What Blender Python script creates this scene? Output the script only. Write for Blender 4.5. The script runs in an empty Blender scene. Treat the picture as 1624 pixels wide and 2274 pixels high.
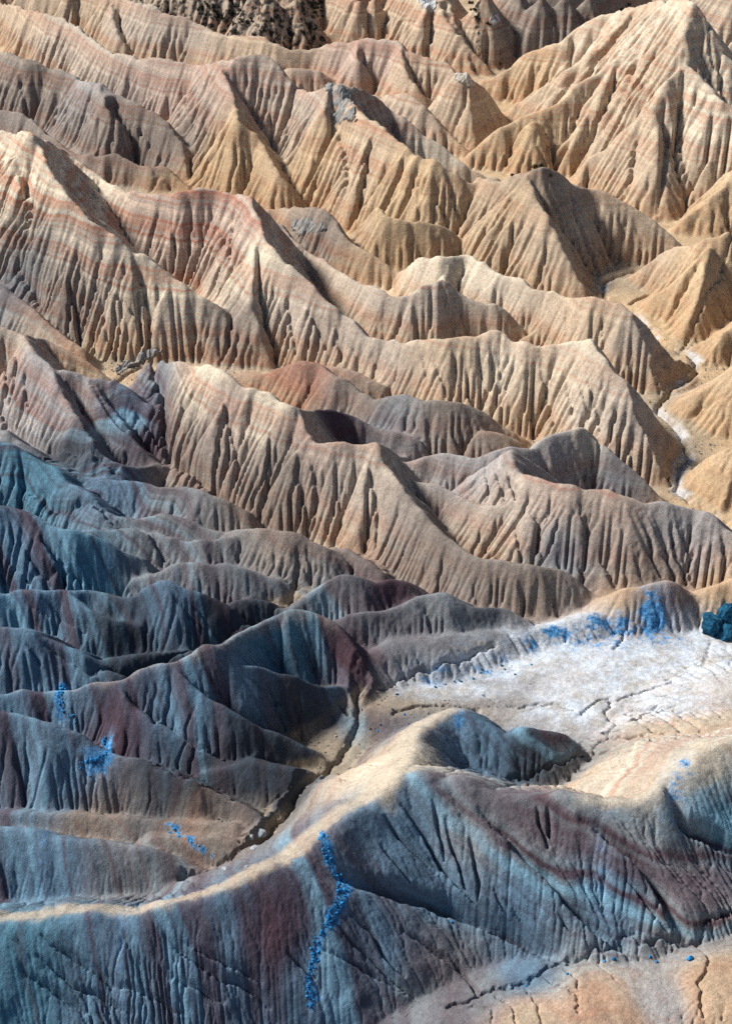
import bpy, math, random
import numpy as np

# ------------------------------------------------------------------ camera, sky, sun, exposure
PITCH, VFOV, CAMH = math.radians(32.0), math.radians(40.0), 100.0
scn = bpy.context.scene
cam = bpy.data.objects.new('camera', bpy.data.cameras.new('camera'))
scn.collection.objects.link(cam); scn.camera = cam
cam.data.sensor_fit = 'VERTICAL'; cam.data.angle = VFOV
cam.data.clip_start = 0.5; cam.data.clip_end = 9000.0
cam.location = (0, 0, CAMH); cam.rotation_euler = (math.pi/2 - PITCH, 0, 0)

SUN_EL, SUN_AZ = math.radians(43.0), math.radians(-70.0)   # azimuth from +Y (the view), clockwise
sun_to = np.array([math.cos(SUN_EL)*math.sin(SUN_AZ), math.cos(SUN_EL)*math.cos(SUN_AZ), math.sin(SUN_EL)])
world = bpy.data.worlds.new('World'); scn.world = world; world.use_nodes = True
wn = world.node_tree; bg = wn.nodes['Background']
sky = wn.nodes.new('ShaderNodeTexSky'); sky.sky_type = 'NISHITA'; sky.sun_disc = False
sky.sun_elevation = SUN_EL; sky.sun_rotation = SUN_AZ
sky.air_density = 1.0; sky.dust_density = 1.0; sky.ozone_density = 2.0
wn.links.new(sky.outputs[0], bg.inputs[0]); bg.inputs[1].default_value = 0.05
sl = bpy.data.lights.new('sun', 'SUN'); so = bpy.data.objects.new('sun', sl); scn.collection.objects.link(so)
sl.energy = 5.0; sl.angle = math.radians(9.0); sl.color = (1.0, 0.955, 0.895)
from mathutils import Vector
so.rotation_euler = Vector((-sun_to[0], -sun_to[1], -sun_to[2])).to_track_quat('-Z', 'Y').to_euler()
so.location = (-200, 100, 300)
vs = scn.view_settings
vs.view_transform = 'Standard'; vs.look = 'None'; vs.gamma = 1.0; vs.use_curve_mapping = False
vs.exposure = 0.4
scn.cycles.max_bounces = 4; scn.cycles.diffuse_bounces = 2; scn.cycles.use_denoising = False; scn.cycles.adaptive_threshold = 0.02

QUAL = 1.0          # 1.0 for the full mesh
rng = np.random.default_rng(7)
random.seed(7)

# ------------------------------------------------------------------ picture (1624 x 2273) -> place
IW, IH = 1624.0, 2273.0
FPX = IH/2/math.tan(VFOV/2)
CP, SP = math.cos(PITCH), math.sin(PITCH)
def ray(u, v):
    a = (u - IW/2)/FPX; b = -(v - IH/2)/FPX
    return a, CP + b*SP, -SP + b*CP
def at(u, v, z=0.0):
    dx, dy, dz = ray(u, v); t = (CAMH - z)/(-dz)
    return dx*t, dy*t
def face_height(u, v, vf, k):
    """height of a crest seen at v whose face of slope k meets level ground at vf"""
    _, dy, dz = ray(u, v); c1 = -dy/dz
    _, dy, dz = ray(u, vf); c2 = -dy/dz
    return max(0.15, k*CAMH*(c1 - c2)/(1 + k*c1))
def project(x, y, z):
    dy, dz = y, z - CAMH
    f = dy*CP - dz*SP; up = dy*SP + dz*CP
    return IW/2 + x/f*FPX, IH/2 - up/f*FPX

# ------------------------------------------------------------------ crest lines: hill -> [(kind, slope, [(u, v, foot)])]
# kind m = main crest (foot = where its face would meet level ground), s = spur (starts on a crest above, runs down to the floor)
K0 = 1.05
HILLS = {}
TIERS = {'blue_tier','blue_tier_mid','teal','slate_tongue','slate_curl','blue_back','blue_low','brown_whale','brown_calf','small_blue','mottled','low_spine','purple_foot','cracked_foot','bright_edge'}
def hill(key, label, *lines, k=K0, r=0.5, flute=1.0, top=None, sr=None, steep=1.38):
    if key in TIERS:          # narrow tongues: sharper crests, feet hidden behind the next crest
        r = 0.4; flute = min(flute, 0.7)
        lines = [(kd, [(p[0], p[1], p[2] + 28) for p in pts] if kd == 'm' else pts) for kd, pts in lines]
    HILLS[key] = dict(label=label, lines=lines, k=k, r=r, flute=flute, name=top or 'ridge', sr=sr or r*0.7, steep=steep)
m, s = 'm', 's'
hill('far_dark', 'dark scrub-covered far slope at the very top of the view',
  (m, [(310,-52,60),(380,-58,78),(450,-60,86),(520,-60,90),(600,-60,95),(660,-40,100),(700,-50,90)]),
  (s, [(655,-10),(690,40),(735,82)]), (s, [(600,-20),(612,40),(640,80)]), (s, [(560,-30),(550,30),(560,78)]))
hill('far_mid', 'far pinkish hill at the top edge beside the dark scrub slope',
  (m, [(725,-50,90),(774,-14,110),(800,-16,112),(850,-25,100)]),
  (s, [(774,-10),(756,40),(742,72)]), (s, [(795,-10),(800,40),(802,78)]), (s, [(835,-12),(860,40),(885,80)]))
hill('far_chalk', 'far hill with a chalky white patch at the top edge, left of the gully',
  (m, [(890,-40,110),(930,-16,135),(950,4,145),(985,-10,140),(1005,-20,120)]),
  (s, [(948,6),(936,48),(965,62),(990,86),(1000,128)]), (s, [(975,0),(1000,50),(1030,95),(1062,172)]),
  (s, [(1000,-10),(1012,45),(1040,92),(1080,140),(1097,166)]))
hill('far_right', 'far brown fluted hill at the top edge, right of the gully',
  (m, [(1100,-60,110),(1160,-45,130),(1240,-40,135),(1330,-45,120),(1420,-50,100)]),
  (s, [(1150,-30),(1112,45),(1092,112)]), (s, [(1200,-20),(1165,50),(1140,112)]), (s, [(1255,-20),(1242,40),(1225,92)]),
  (s, [(1310,-20),(1300,20),(1285,50)]), (s, [(1085,-20),(1085,20),(1090,52)]))
hill('far_corner', 'far pale ridge filling the top left corner of the view',
  (m, [(-120,-50,20),(-40,-34,34),(40,-44,30),(120,-64,20),(220,-70,10)]))
hill('far_corner_gold', 'far golden ridge behind the right shoulder of the great mountain, top right corner',
  (m, [(1548,-60,110),(1590,-34,140),(1640,-24,160),(1720,-30,160)]))
hill('back', 'long undulating beige crest behind the scrub slope, upper left',
  (m, [(60,-46,60),(100,-40,70),(200,-30,90),(291,-5,120),(342,3,140),(369,20,145),(407,29,150),(427,38,152),(455,51,158),(479,65,165),(509,73,170),(555,73,180),(586,79,185),(623,96,190),(657,101,190),(692,103,190),(719,92,195),(743,89,200),(767,85,208),(791,79,215),(828,80,222),(883,84,230),(904,103,236),(924,116,240),(965,128,245),(992,137,248),(1012,156,255)]),
  (s, [(355,8),(372,40),(410,80),(465,127)]), (s, [(235,-16),(262,60),(290,100),(320,124)]), (s, [(440,44),(480,85),(515,124)]),
  (s, [(743,89),(745,130),(728,172)]), (s, [(791,79),(793,128),(840,158),(882,202)]), (s, [(883,84),(905,150),(935,200),(957,216),(950,252)]),
  (s, [(160,-30),(175,20),(190,50)]), (s, [(600,84),(630,120),(660,140)]))
hill('back_grey', 'small grey-topped knoll behind the domed beige crest',
  (m, [(612,158,205),(640,147,214),(660,146,216),(692,147,216),(712,157,216),(735,168,214),(768,184,205)]))
hill('peak', 'white-tipped pointed peak in front of the far gully',
  (m, [(985,205,300),(1008,168,325),(1022,152,335),(1040,156,335),(1050,170,330),(1075,182,310),(1090,200,280)]),
  (s, [(1047,165),(1046,215),(1050,265),(1043,330)]), (s, [(1008,168),(985,230),(965,262)]), (s,[(1020,155),(1012,220),(1000,290)]), r=0.25)
hill('back_saddle', 'grey-brown ridge falling to the right behind the grey-capped crest',
  (m, [(822,206,300),(849,205,310),(876,203,320),(904,202,330),(924,222,335),(955,249,338),(989,285,338),(1032,330,345)]))
hill('upper', 'long sunlit crest capped by grey stone, running diagonally across the upper left',
  (m, [(-60,-16,60),(0,-2,80),(44,9,110),(89,20,150),(144,36,180),(178,55,200),(202,75,220),(246,109,260),(308,125,290),(362,123,310),(441,137,330),(478,130,375),(520,120,395),(555,113,400),(575,111,402),(599,123,402),(623,147,405),(640,170,402),(657,188,402),(685,196,420),(709,190,440),(740,179,455),(774,184,460),(822,202,440),(849,222,430),(897,260,430),(941,294,430),(992,325,430),(1033,355,430),(1068,379,428),(1104,391,430)]),
  (m, [(774,212,470),(794,239,490),(822,253,505),(863,290,530),(897,321,545),(924,338,560),(965,349,570),(999,373,570),(1040,395,565),(1068,410,555),(1080,430,480)]),
  (m, [(838,452,585),(856,468,600),(880,476,604),(914,485,602),(960,490,598),(996,499,592),(1033,533,582),(1054,560,575)]),
  (s, [(489,140),(526,236),(528,262),(557,284),(576,300),(599,338),(620,380),(651,410),(692,444),(705,458)]),
  (s, [(735,184),(722,240),(738,300),(752,350),(742,420),(733,468)]),
  (s, [(640,176),(622,230),(600,262),(612,300),(635,315)]),
  (s, [(830,262),(812,330),(800,400),(775,440),(737,480)]),
  (s, [(896,325),(885,390),(862,440),(845,455)]), (s, [(965,352),(975,420),(985,470),(990,495)]),
  (s, [(1010,378),(1030,440),(1045,500),(1058,545)]), (s, [(520,122),(480,190),(440,250),(415,290)]), (s, [(526,236),(490,300),(450,360),(425,400)]), (s,[(925,340),(930,410),(935,478)]))
hill('upper_left', 'fluted brown ridge below the long crest at the upper left edge',
  (m, [(-60,100,260),(0,110,270),(20,111,280),(45,122,290),(75,128,300),(105,141,300),(140,152,310),(170,168,320),(187,177,345),(205,175,360),(228,180,370),(253,199,372),(298,222,380),(340,243,388),(376,277,395),(398,320,400),(420,390,405)]),
  (s, [(205,177),(170,230),(130,285),(118,300)]), (s, [(220,182),(240,240),(290,290),(330,340),(360,370)]), (s, [(228,200),(215,260),(190,310),(165,330)]),
  (s, [(240,200),(240,270),(232,335)]), (s, [(45,122),(50,190),(60,245)]), (s, [(85,130),(95,190),(105,255)]), (s, [(298,222),(330,280),(370,340)]), (s, [(0,112),(8,170),(15,215)]))
hill('low_left', 'low grey ridge tucked between the fluted brown ridge and the pale left hill',
  (m, [(-40,232,330),(0,236,330),(30,244,335),(60,256,345),(90,280,355),(125,305,370),(150,330,380),(190,336,395),(225,340,405),(250,333,408),(275,345,410),(320,362,412),(362,363,415),(385,385,417),(420,412,420)]),
  (s, [(250,335),(262,365),(268,400)]), (s, [(225,342),(200,365),(190,380)]), (s, [(320,364),(350,388),(405,414)]))
hill('great', 'great golden fan-shaped mountain filling the upper right',
  (m, [(1541,3,480),(1505,-10,420),(1480,-5,380),(1445,0,330),(1411,7,300),(1370,20,270),(1325,34,260),(1288,55,250),(1254,85,250),(1216,99,240),(1182,109,235),(1161,120,230),(1137,143,225),(1103,164,222),(1066,176,215)]),
  (m, [(1500,10,450),(1455,58,420),(1411,99,405),(1377,120,395),(1342,147,392),(1291,178,390),(1254,219,388),(1206,239,385),(1158,256,382),(1113,280,380),(1086,304,375),(1045,332,370)]),
  (m, [(1541,3,480),(1524,68,482),(1520,130,482),(1489,171,482),(1455,232,480),(1411,267,465),(1360,314,445),(1308,345,425),(1274,402,425)]),
  (m, [(1541,3,480),(1575,60,470),(1606,113,470),(1650,150,460),(1720,170,450)]),
  (m, [(1520,130,482),(1565,178,490),(1599,219,500),(1660,240,490),(1730,250,480)]),
  (s, [(1185,262),(1184,308),(1190,364)]), (s, [(1250,222),(1222,290),(1214,358)]), (s, [(1363,137),(1329,212),(1288,267),(1262,325),(1254,386)]),
  (s, [(1455,232),(1458,308),(1456,400),(1452,480)]), (s, [(1489,175),(1474,250),(1493,325),(1512,376),(1538,426)]),
  (s, [(1410,268),(1400,330),(1385,400),(1375,436)]), (s, [(1599,222),(1592,300),(1565,420)]), (s, [(1640,240),(1640,300),(1610,370)]), (s,[(1411,10),(1340,90),(1260,150),(1160,220),(1110,250)]), r=0.9, k=0.92, flute=0.8)
hill('right_shoulder', 'plain golden shoulder at the right edge below the great mountain',
  (m, [(1730,290,520),(1660,350,522),(1624,392,520),(1590,425,520),(1560,448,520),(1500,500,515)]))
hill('crown', 'tan hill with a dark shrub-dotted top beside the saddle, upper right',
  (m, [(1069,383,560),(1113,393,592),(1151,383,615),(1189,369,640),(1223,373,632),(1254,397,605),(1288,410,595),(1325,414,592),(1377,438,592),(1428,468,592),(1479,509,592),(1502,536,590)]),
  (s, [(1185,372),(1168,393),(1206,468),(1230,506),(1254,560),(1288,624),(1322,660)]), (s, [(1225,500),(1248,590),(1250,655)]), (s, [(1113,393),(1092,450),(1080,520),(1064,560)]), (s,[(1165,395),(1140,470),(1120,550),(1110,590)]))
hill('wash_knoll', 'smooth golden knoll in the bend of the dry wash at the right edge',
  (m, [(1700,500,720),(1640,506,720),(1580,520,718),(1530,535,695),(1480,548,655),(1440,575,640),(1398,602,620)]),
  (s, [(1571,540),(1520,600),(1455,647),(1409,676)]), (s, [(1575,540),(1548,640),(1530,700),(1508,750)]), (s, [(1610,512),(1640,600),(1680,680)]), flute=0.6)
hill('gold_slope', 'smooth golden slope above the upper bend of the wash',
  (m, [(1740,630,790),(1660,688,800),(1624,713,800),(1575,745,800),(1532,778,795)]), flute=0.5)
hill('gold_slope_mid', 'smooth golden slope right of the narrow wash, at its tightest bend',
  (m, [(1740,740,965),(1660,788,962),(1624,810,952),(1560,850,932),(1496,897,915)]), flute=0.5)
hill('gold_slope_low', 'smooth golden slope right of the wash, lowest of the three',
  (m, [(1740,945,1135),(1660,975,1132),(1624,990,1122),(1560,1015,1092),(1518,1052,1070)]), flute=0.5)
hill('knob', 'sinuous beige ridge starting at a bright rounded knob and ending at the wash',
  (m, [(880,608,625),(907,586,650),(934,567,690),(958,569,705),(989,564,715),(1037,562,705),(1068,575,725),(1110,603,752),(1154,613,764),(1189,630,775),(1223,637,785),(1260,654,805),(1308,658,842),(1370,661,864),(1397,678,872),(1431,709,873),(1472,746,868),(1506,777,852),(1525,799,815)]),
  (s, [(1110,604),(1135,650),(1165,690)]), (s, [(1260,654),(1255,700),(1245,740)]))
hill('fold', 'lilac-beige ridge of rounded folds in front of the bright knob',
  (m, [(600,480,600),(640,510,640),(671,545,662),(716,572,684),(746,593,702),(774,613,722),(808,623,742),(849,639,770),(883,646,782),(924,642,790),(951,627,792),(979,620,792),(996,623,785),(1023,644,782),(1051,658,782),(1103,671,782),(1137,695,777),(1172,726,772),(1197,750,770)]),
  (s, [(982,620),(988,590),(989,568)]),
  (s, [(808,625),(863,692),(908,752)]), (s, [(924,644),(958,692),(990,742)]), (s, [(979,622),(1034,675),(1068,700),(1100,732)]), (s, [(746,595),(800,660),(840,720),(850,745)]),
  (m, [(1148,754,775),(1189,741,782),(1206,740,782),(1228,754,780)]))
hill('inner', 'short brown ridge in the shade behind the grey ledge, left of centre',
  (m, [(582,458,525),(600,458,530),(634,460,536),(668,453,562),(699,451,582),(740,479,602),(760,506,612),(794,540,622),(849,570,632),(888,614,630)]),
  (s, [(699,452),(715,500),(735,545)]))
hill('striped', 'tall pale hill banded in pink and cream at the left edge',
  (m, [(-80,296,560),(-40,290,580),(0,284,620),(20,289,645),(55,287,700),(72,290,715),(89,304,690),(116,318,600),(133,328,580),(161,349,585),(191,366,595),(226,390,610),(246,405,625),(280,417,645),(325,425,665),(386,427,685),(410,419,692),(441,414,694),(472,415,696),(496,425,702),(526,432,715),(548,434,740)]),
  (s, [(80,296),(98,330),(116,369),(144,410),(171,441),(202,479),(239,506),(273,533),(301,555),(325,568),(386,613),(438,647),(479,678),(520,726),(570,768),(612,802)]),
  (s, [(171,441),(215,530),(260,620),(310,700),(337,748)]), (s, [(312,562),(365,625),(385,700),(402,772)]),
  (s, [(40,289),(48,400),(80,500),(115,600),(155,680),(205,735)]), (s, [(-10,286),(-8,400),(22,520),(62,600),(96,672)]),
  (s, [(98,330),(130,440),(165,560),(215,680),(265,765)]),(s, [(455,416),(450,480),(460,560),(480,620)]), (s, [(386,428),(395,500),(420,570),(455,620)]))
hill('central', 'long rilled beige ridge sweeping through the middle down to the wash',
  (m, [(548,434,740),(562,470,770),(575,505,790),(590,535,800),(610,555,810),(630,575,816),(668,606,830),(692,634,840),(719,661,846),(760,692,852),(794,716,860),(815,736,866),(869,753,890),(897,760,905),(924,750,922),(979,750,942),(1013,736,952),(1047,740,957),(1075,731,962),(1110,733,967),(1137,753,974),(1172,757,984),(1213,760,994),(1254,750,1006),(1305,750,1034),(1322,774,1048),(1356,808,1062),(1397,852,1072),(1438,897,1077),(1472,941,1075),(1502,988,1070)]),
  (s, [(575,505),(555,580),(560,680),(590,770),(612,805)]), (s, [(625,572),(640,660),(670,740),(690,800)]), (s, [(692,636),(730,720),(760,790),(775,820)]))
hill('low_spine', 'low grey spine between the banded hill and the left dome',
  (m, [(-40,610,690),(0,630,710),(31,654,725),(68,678,740),(99,705,755),(137,740,778),(178,768,790)]))
hill('dome', 'blue-grey dome with lilac streaks at the left edge, above the dark cleft',
  (m, [(-60,716,930),(-20,720,935),(20,726,945),(51,736,955),(68,774,985),(109,801,1005),(147,818,1012),(191,825,1014),(239,832,1014),(260,835,1014),(291,866,1022),(328,900,1034),(355,928,1044),(366,965,1050),(372,1035,1060)]),
  (m, [(51,736,900),(89,746,855),(116,760,852),(147,777,852),(185,791,852),(212,808,852),(246,832,850)]),
  (s, [(191,826),(240,900),(290,970),(330,1012),(392,1062)]), (s, [(109,802),(140,880),(180,950),(240,1010),(308,1030),(345,1028),(376,1051),(406,1074)]), (s, [(51,740),(30,800),(25,880),(42,965)]), (s, [(75,778),(85,850),(110,930),(130,1000)]), (s, [(255,836),(300,920),(345,1000)]))
hill('center_front', 'broad greenish-cream topped hill in the middle with steep brown flutes',
  (m, [(333,806,900),(345,791,965),(376,798,1015),(410,801,1062),(472,808,1102),(496,822,1122),(526,849,1134),(555,856,1144),(589,866,1154),(617,883,1164),(654,900,1172),(692,904,1090),(726,904,1055),(774,914,1035),(801,931,1032),(846,946,1032),(890,962,1032),(931,982,1024),(967,1005,1012)]),
  (m, [(654,900,1172),(685,958,1192),(705,979,1204),(746,979,1212),(774,977,1217),(808,975,1224),(835,974,1234),(846,1010,1244),(869,1047,1254),(890,1080,1268),(914,1113,1284),(941,1137,1298),(972,1172,1314),(1010,1206,1328),(1047,1230,1344),(1120,1243,1362),(1182,1250,1370),(1219,1257,1367),(1254,1274,1362),(1281,1291,1357),(1308,1315,1347),(1348,1334,1342)]),
  (s, [(835,975),(863,992),(898,1016)]),
  (s, [(343,795),(338,860),(362,950),(380,1012)]), (s, [(496,824),(508,862),(480,925),(515,1000),(535,1060),(542,1128)]), (s, [(617,885),(600,950),(590,1050),(572,1142)]),
  (s, [(685,960),(665,1000),(685,1080),(690,1177)]), (s, [(835,978),(810,1030),(800,1090),(795,1150),(812,1217)]), (s, [(410,803),(400,880),(402,960),(425,1055)]), (s, [(745,980),(750,1050),(745,1120),(750,1180)]), (s,[(555,858),(545,920),(550,1000),(550,1080)]))
hill('apron', 'rounded brown spur below the middle hill, reaching toward the white flat',
  (m, [(869,1047,1165),(914,1061,1182),(948,1071,1192),(992,1088,1205),(1034,1110,1224),(1069,1120,1242),(1120,1125,1262),(1158,1137,1282),(1192,1158,1294),(1230,1172,1303),(1260,1199,1308),(1301,1230,1317),(1329,1257,1322),(1349,1288,1324),(1374,1314,1320)]))
hill('ash', 'ashen ridge with a bright triangular summit, right of the middle',
  (m, [(838,1000,1085),(868,1018,1085),(897,1020,1092),(924,1013,1102),(958,999,1112),(992,1003,1122),(1051,1010,1142),(1081,999,1152),(1110,993,1152),(1165,996,1144),(1206,972,1134),(1247,958,1124),(1291,946,1116),(1308,965,1116),(1336,986,1118),(1370,1016,1122),(1404,1040,1122),(1438,1075,1118),(1465,1103,1115)]),
  (s, [(1291,948),(1265,990),(1270,1030),(1285,1075)]), (s,[(1206,974),(1190,1010),(1195,1050)]))
hill('red_edge', 'brown ridge with a reddish edge, ending at the right border above the white flat',
  (m, [(1122,1000,1215),(1144,1047,1252),(1182,1061,1274),(1226,1075,1288),(1274,1081,1303),(1329,1088,1312),(1360,1098,1312),(1397,1105,1312),(1431,1120,1308),(1469,1113,1308),(1510,1117,1308),(1544,1127,1308),(1582,1154,1314),(1624,1189,1324),(1700,1245,1345)]))
hill('red_cap', 'dusky ridge with a rust-red crest in the valley under the long rilled ridge',
  (m, [(527,834,880),(560,829,888),(589,825,894),(617,811,904),(654,801,922),(675,803,927),(702,810,932),(726,835,952),(753,842,957),(777,856,962),(815,880,977),(852,878,992),(897,876,1007),(924,883,1017),(958,883,1022),(999,890,1022),(1040,900,1014),(1068,917,1007),(1095,934,997),(1148,970,990)]),
  (m, [(702,810,885),(726,810,892),(753,818,897),(787,828,902),(828,846,902),(863,866,900),(892,882,895)]), flute=0.7)
hill('button', 'small rounded hillock peeping out between the ashen ridge and the rust-crested ridge',
  (m, [(972,1004,1012),(1016,979,1022),(1051,962,1027),(1078,958,1027),(1110,960,1022),(1135,972,1012),(1154,990,1002)]), top='hillock', flute=0.5)
hill('blue_tier', 'uppermost blue-grey tier below the dark cleft at the left edge',
  (m, [(-60,925,1015),(-20,940,1020),(20,962,1032),(58,989,1044),(85,1006,1054),(116,1023,1067),(161,1044,1087),(205,1057,1097),(239,1061,1104),(301,1064,1114),(342,1078,1127),(410,1078,1142),(455,1091,1152),(500,1105,1152),(543,1130,1150)]))
hill('blue_tier_mid', 'second blue-grey tier stepping down at the left, with a purple patch',
  (m, [(-60,960,1100),(-20,975,1102),(44,996,1104),(89,1020,1112),(116,1033,1122),(144,1068,1135),(191,1088,1155),(219,1120,1174),(260,1137,1184),(308,1144,1189),(362,1139,1194),(403,1148,1199),(444,1165,1204),(492,1178,1209),(548,1182,1200)]))
hill('brown_whale', 'whale-backed dark brown hummock in front of the steep brown flutes',
  (m, [(515,1174,1230),(540,1168,1244),(582,1165,1262),(623,1175,1272),(658,1185,1277),(681,1199,1277),(716,1216,1277),(750,1240,1272),(768,1263,1268)]), top='hillock', flute=0.5)
hill('brown_calf', 'small brown hummock at the tip of the whale-backed one',
  (m, [(733,1210,1250),(760,1216,1257),(787,1233,1267),(815,1250,1272),(843,1275,1280)]), top='hillock', flute=0.5)
hill('teal', 'teal-blue hillside crossed by dark purple bands at the left edge',
  (m, [(-60,1108,1290),(0,1120,1297),(68,1134,1302),(120,1154,1307),(147,1165,1308),(191,1178,1312),(232,1199,1308),(267,1216,1302),(318,1242,1290)]),
  (s, [(68,1136),(110,1200),(160,1260),(232,1302)]), (s, [(147,1167),(190,1220),(235,1262),(290,1292)]))
hill('slate_tongue', 'thin slate-coloured tongue running right beneath the purple-patched tier',
  (m, [(210,1170,1230),(273,1173,1242),(342,1177,1248),(376,1192,1252),(427,1199,1257),(472,1195,1257),(526,1192,1247),(565,1203,1240)]))
hill('slate_curl', 'short slate ridge curling over a patch of tan mud, left of centre',
  (m, [(298,1294,1300),(340,1278,1303),(369,1267,1305),(403,1250,1306),(444,1247,1308),(496,1247,1308),(533,1257,1308),(560,1268,1308),(614,1288,1300)]))
hill('blue_back', 'blue-grey ridge rising to a rounded hump, left of centre',
  (m, [(-60,1312,1395),(0,1312,1395),(68,1312,1397),(137,1312,1402),(205,1313,1390),(246,1317,1390),(294,1327,1390),(314,1315,1400),(338,1298,1410),(366,1289,1420),(393,1291,1424),(427,1301,1428),(479,1318,1424),(506,1332,1418),(533,1356,1412),(568,1388,1408)]),
  (s, [(157,1313),(191,1342),(253,1370),(301,1383),(342,1400),(386,1424),(418,1450)]))
hill('blue_low', 'dark blue-grey hillside in the hollow behind the long bright-edged ridge',
  (m, [(-60,1382,1515),(-20,1388,1517),(24,1394,1517),(68,1400,1517),(103,1411,1512),(154,1435,1508),(205,1465,1508),(268,1497,1505)]))
hill('bright_edge', 'long dark blue ridge with a bright edge, climbing right from the left border',
  (m, [(-60,1528,1640),(0,1527,1642),(51,1527,1643),(96,1524,1648),(150,1525,1654),(191,1520,1664),(239,1513,1674),(291,1500,1684),(328,1489,1688),(369,1476,1693),(410,1465,1694),(444,1452,1692),(468,1438,1684),(506,1431,1662),(533,1414,1604),(555,1400,1564),(589,1383,1544),(623,1366,1534),(671,1358,1528),(709,1365,1524),(740,1377,1524),(765,1400,1524),(790,1430,1528),(805,1470,1538),(801,1535,1545)]),
  (s, [(506,1432),(535,1465),(596,1479),(640,1500),(709,1520),(774,1537),(797,1553)]), (s, [(390,1472),(450,1530),(540,1590),(620,1630),(700,1660),(723,1692)]),
  (s, [(640,1363),(650,1420),(690,1470),(740,1500)]), (s,[(250,1512),(330,1580),(430,1640),(520,1690),(600,1730)]))
hill('pale_neck', 'pale grey low ridge bordering the white flat, joined to the bright-edged ridge',
  (m, [(800,1490,1534),(818,1470,1528),(846,1459,1518),(883,1431,1504),(931,1424,1494),(982,1414,1484),(1013,1411,1478),(1068,1407,1466),(1110,1402,1450),(1172,1394,1430),(1240,1383,1418),(1308,1363,1408),(1352,1362,1385)]), flute=0.4, r=1.8)
hill('mottled', 'mottled grey and blue hump above the pale low ridge',
  (m, [(733,1384,1440),(760,1373,1452),(794,1363,1458),(839,1359,1454),(880,1349,1444),(924,1329,1434),(951,1318,1430),(986,1315,1430),(1013,1325,1424),(1044,1342,1418),(1081,1346,1408),(1120,1353,1402),(1173,1386,1395)]))
hill('small_blue', 'small blue-grey hump with a tan left flank, in the mud hollow at the centre',
  (m, [(655,1364,1392),(692,1322,1384),(719,1295,1374),(746,1274,1374),(774,1272,1374),(801,1277,1372),(825,1289,1367),(863,1286,1357),(897,1295,1347),(917,1305,1337),(948,1324,1332)]))
hill('purple_foot', 'dark purple and teal hillside at the left, below the bright-edged ridge',
  (m, [(-60,1555,1795),(0,1564,1795),(58,1571,1795),(103,1588,1794),(144,1609,1793),(191,1623,1788),(222,1643,1784),(270,1663,1784),(308,1672,1784),(355,1682,1788),(393,1696,1793),(431,1713,1798),(479,1740,1798),(530,1767,1798),(578,1797,1805)]),
  (s, [(100,1588),(130,1650),(190,1710),(260,1760)]))
hill('cracked_foot', 'low crackled grey swell at the left, behind the foreground ridge',
  (m, [(-60,1826,1960),(0,1829,1962),(51,1834,1963),(103,1846,1967),(154,1856,1972),(205,1863,1977),(260,1867,1978),(308,1873,1978),(359,1884,1973),(410,1904,1962),(468,1932,1950)]))
hill('hum_a', 'rugged brown swell between the purple-teal hillside and the crackled swell',
  (m, [(-60,1800,1832),(40,1798,1832),(150,1795,1834),(300,1808,1842),(420,1814,1850),(530,1828,1862)]), top='hillock', flute=0.5, r=0.4)
hill('hum_b', 'small rugged swell of layered clay beside the pale stone blocks',
  (m, [(360,1848,1888),(430,1846,1892),(500,1852,1898),(556,1868,1900)]), top='hillock', flute=0.5, r=0.4)
hill('hum_c', 'low dark fold in the hollow at the end of the bright-edged ridge spurs',
  (m, [(470,1708,1752),(540,1692,1752),(620,1698,1756),(700,1722,1752)]), top='hillock', flute=0.5, r=0.4)
hill('hum_d', 'thin dark fold close behind the bright edge of the long ridge',
  (m, [(230,1468,1500),(300,1454,1496),(370,1446,1484),(440,1440,1465)]), top='hillock', flute=0.5, r=0.4)
hill('hum_e', 'knobbly dark fold left of the small blue-grey hump',
  (m, [(480,1352,1392),(540,1332,1388),(590,1330,1380),(640,1352,1372)]), top='hillock', flute=0.5, r=0.4)
hill('hum_f', 'low slate fold at the edge of the tan mud patch, left of centre',
  (m, [(520,1296,1322),(570,1284,1322),(620,1284,1318),(668,1306,1318)]), top='hillock', flute=0.5, r=0.4)
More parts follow.
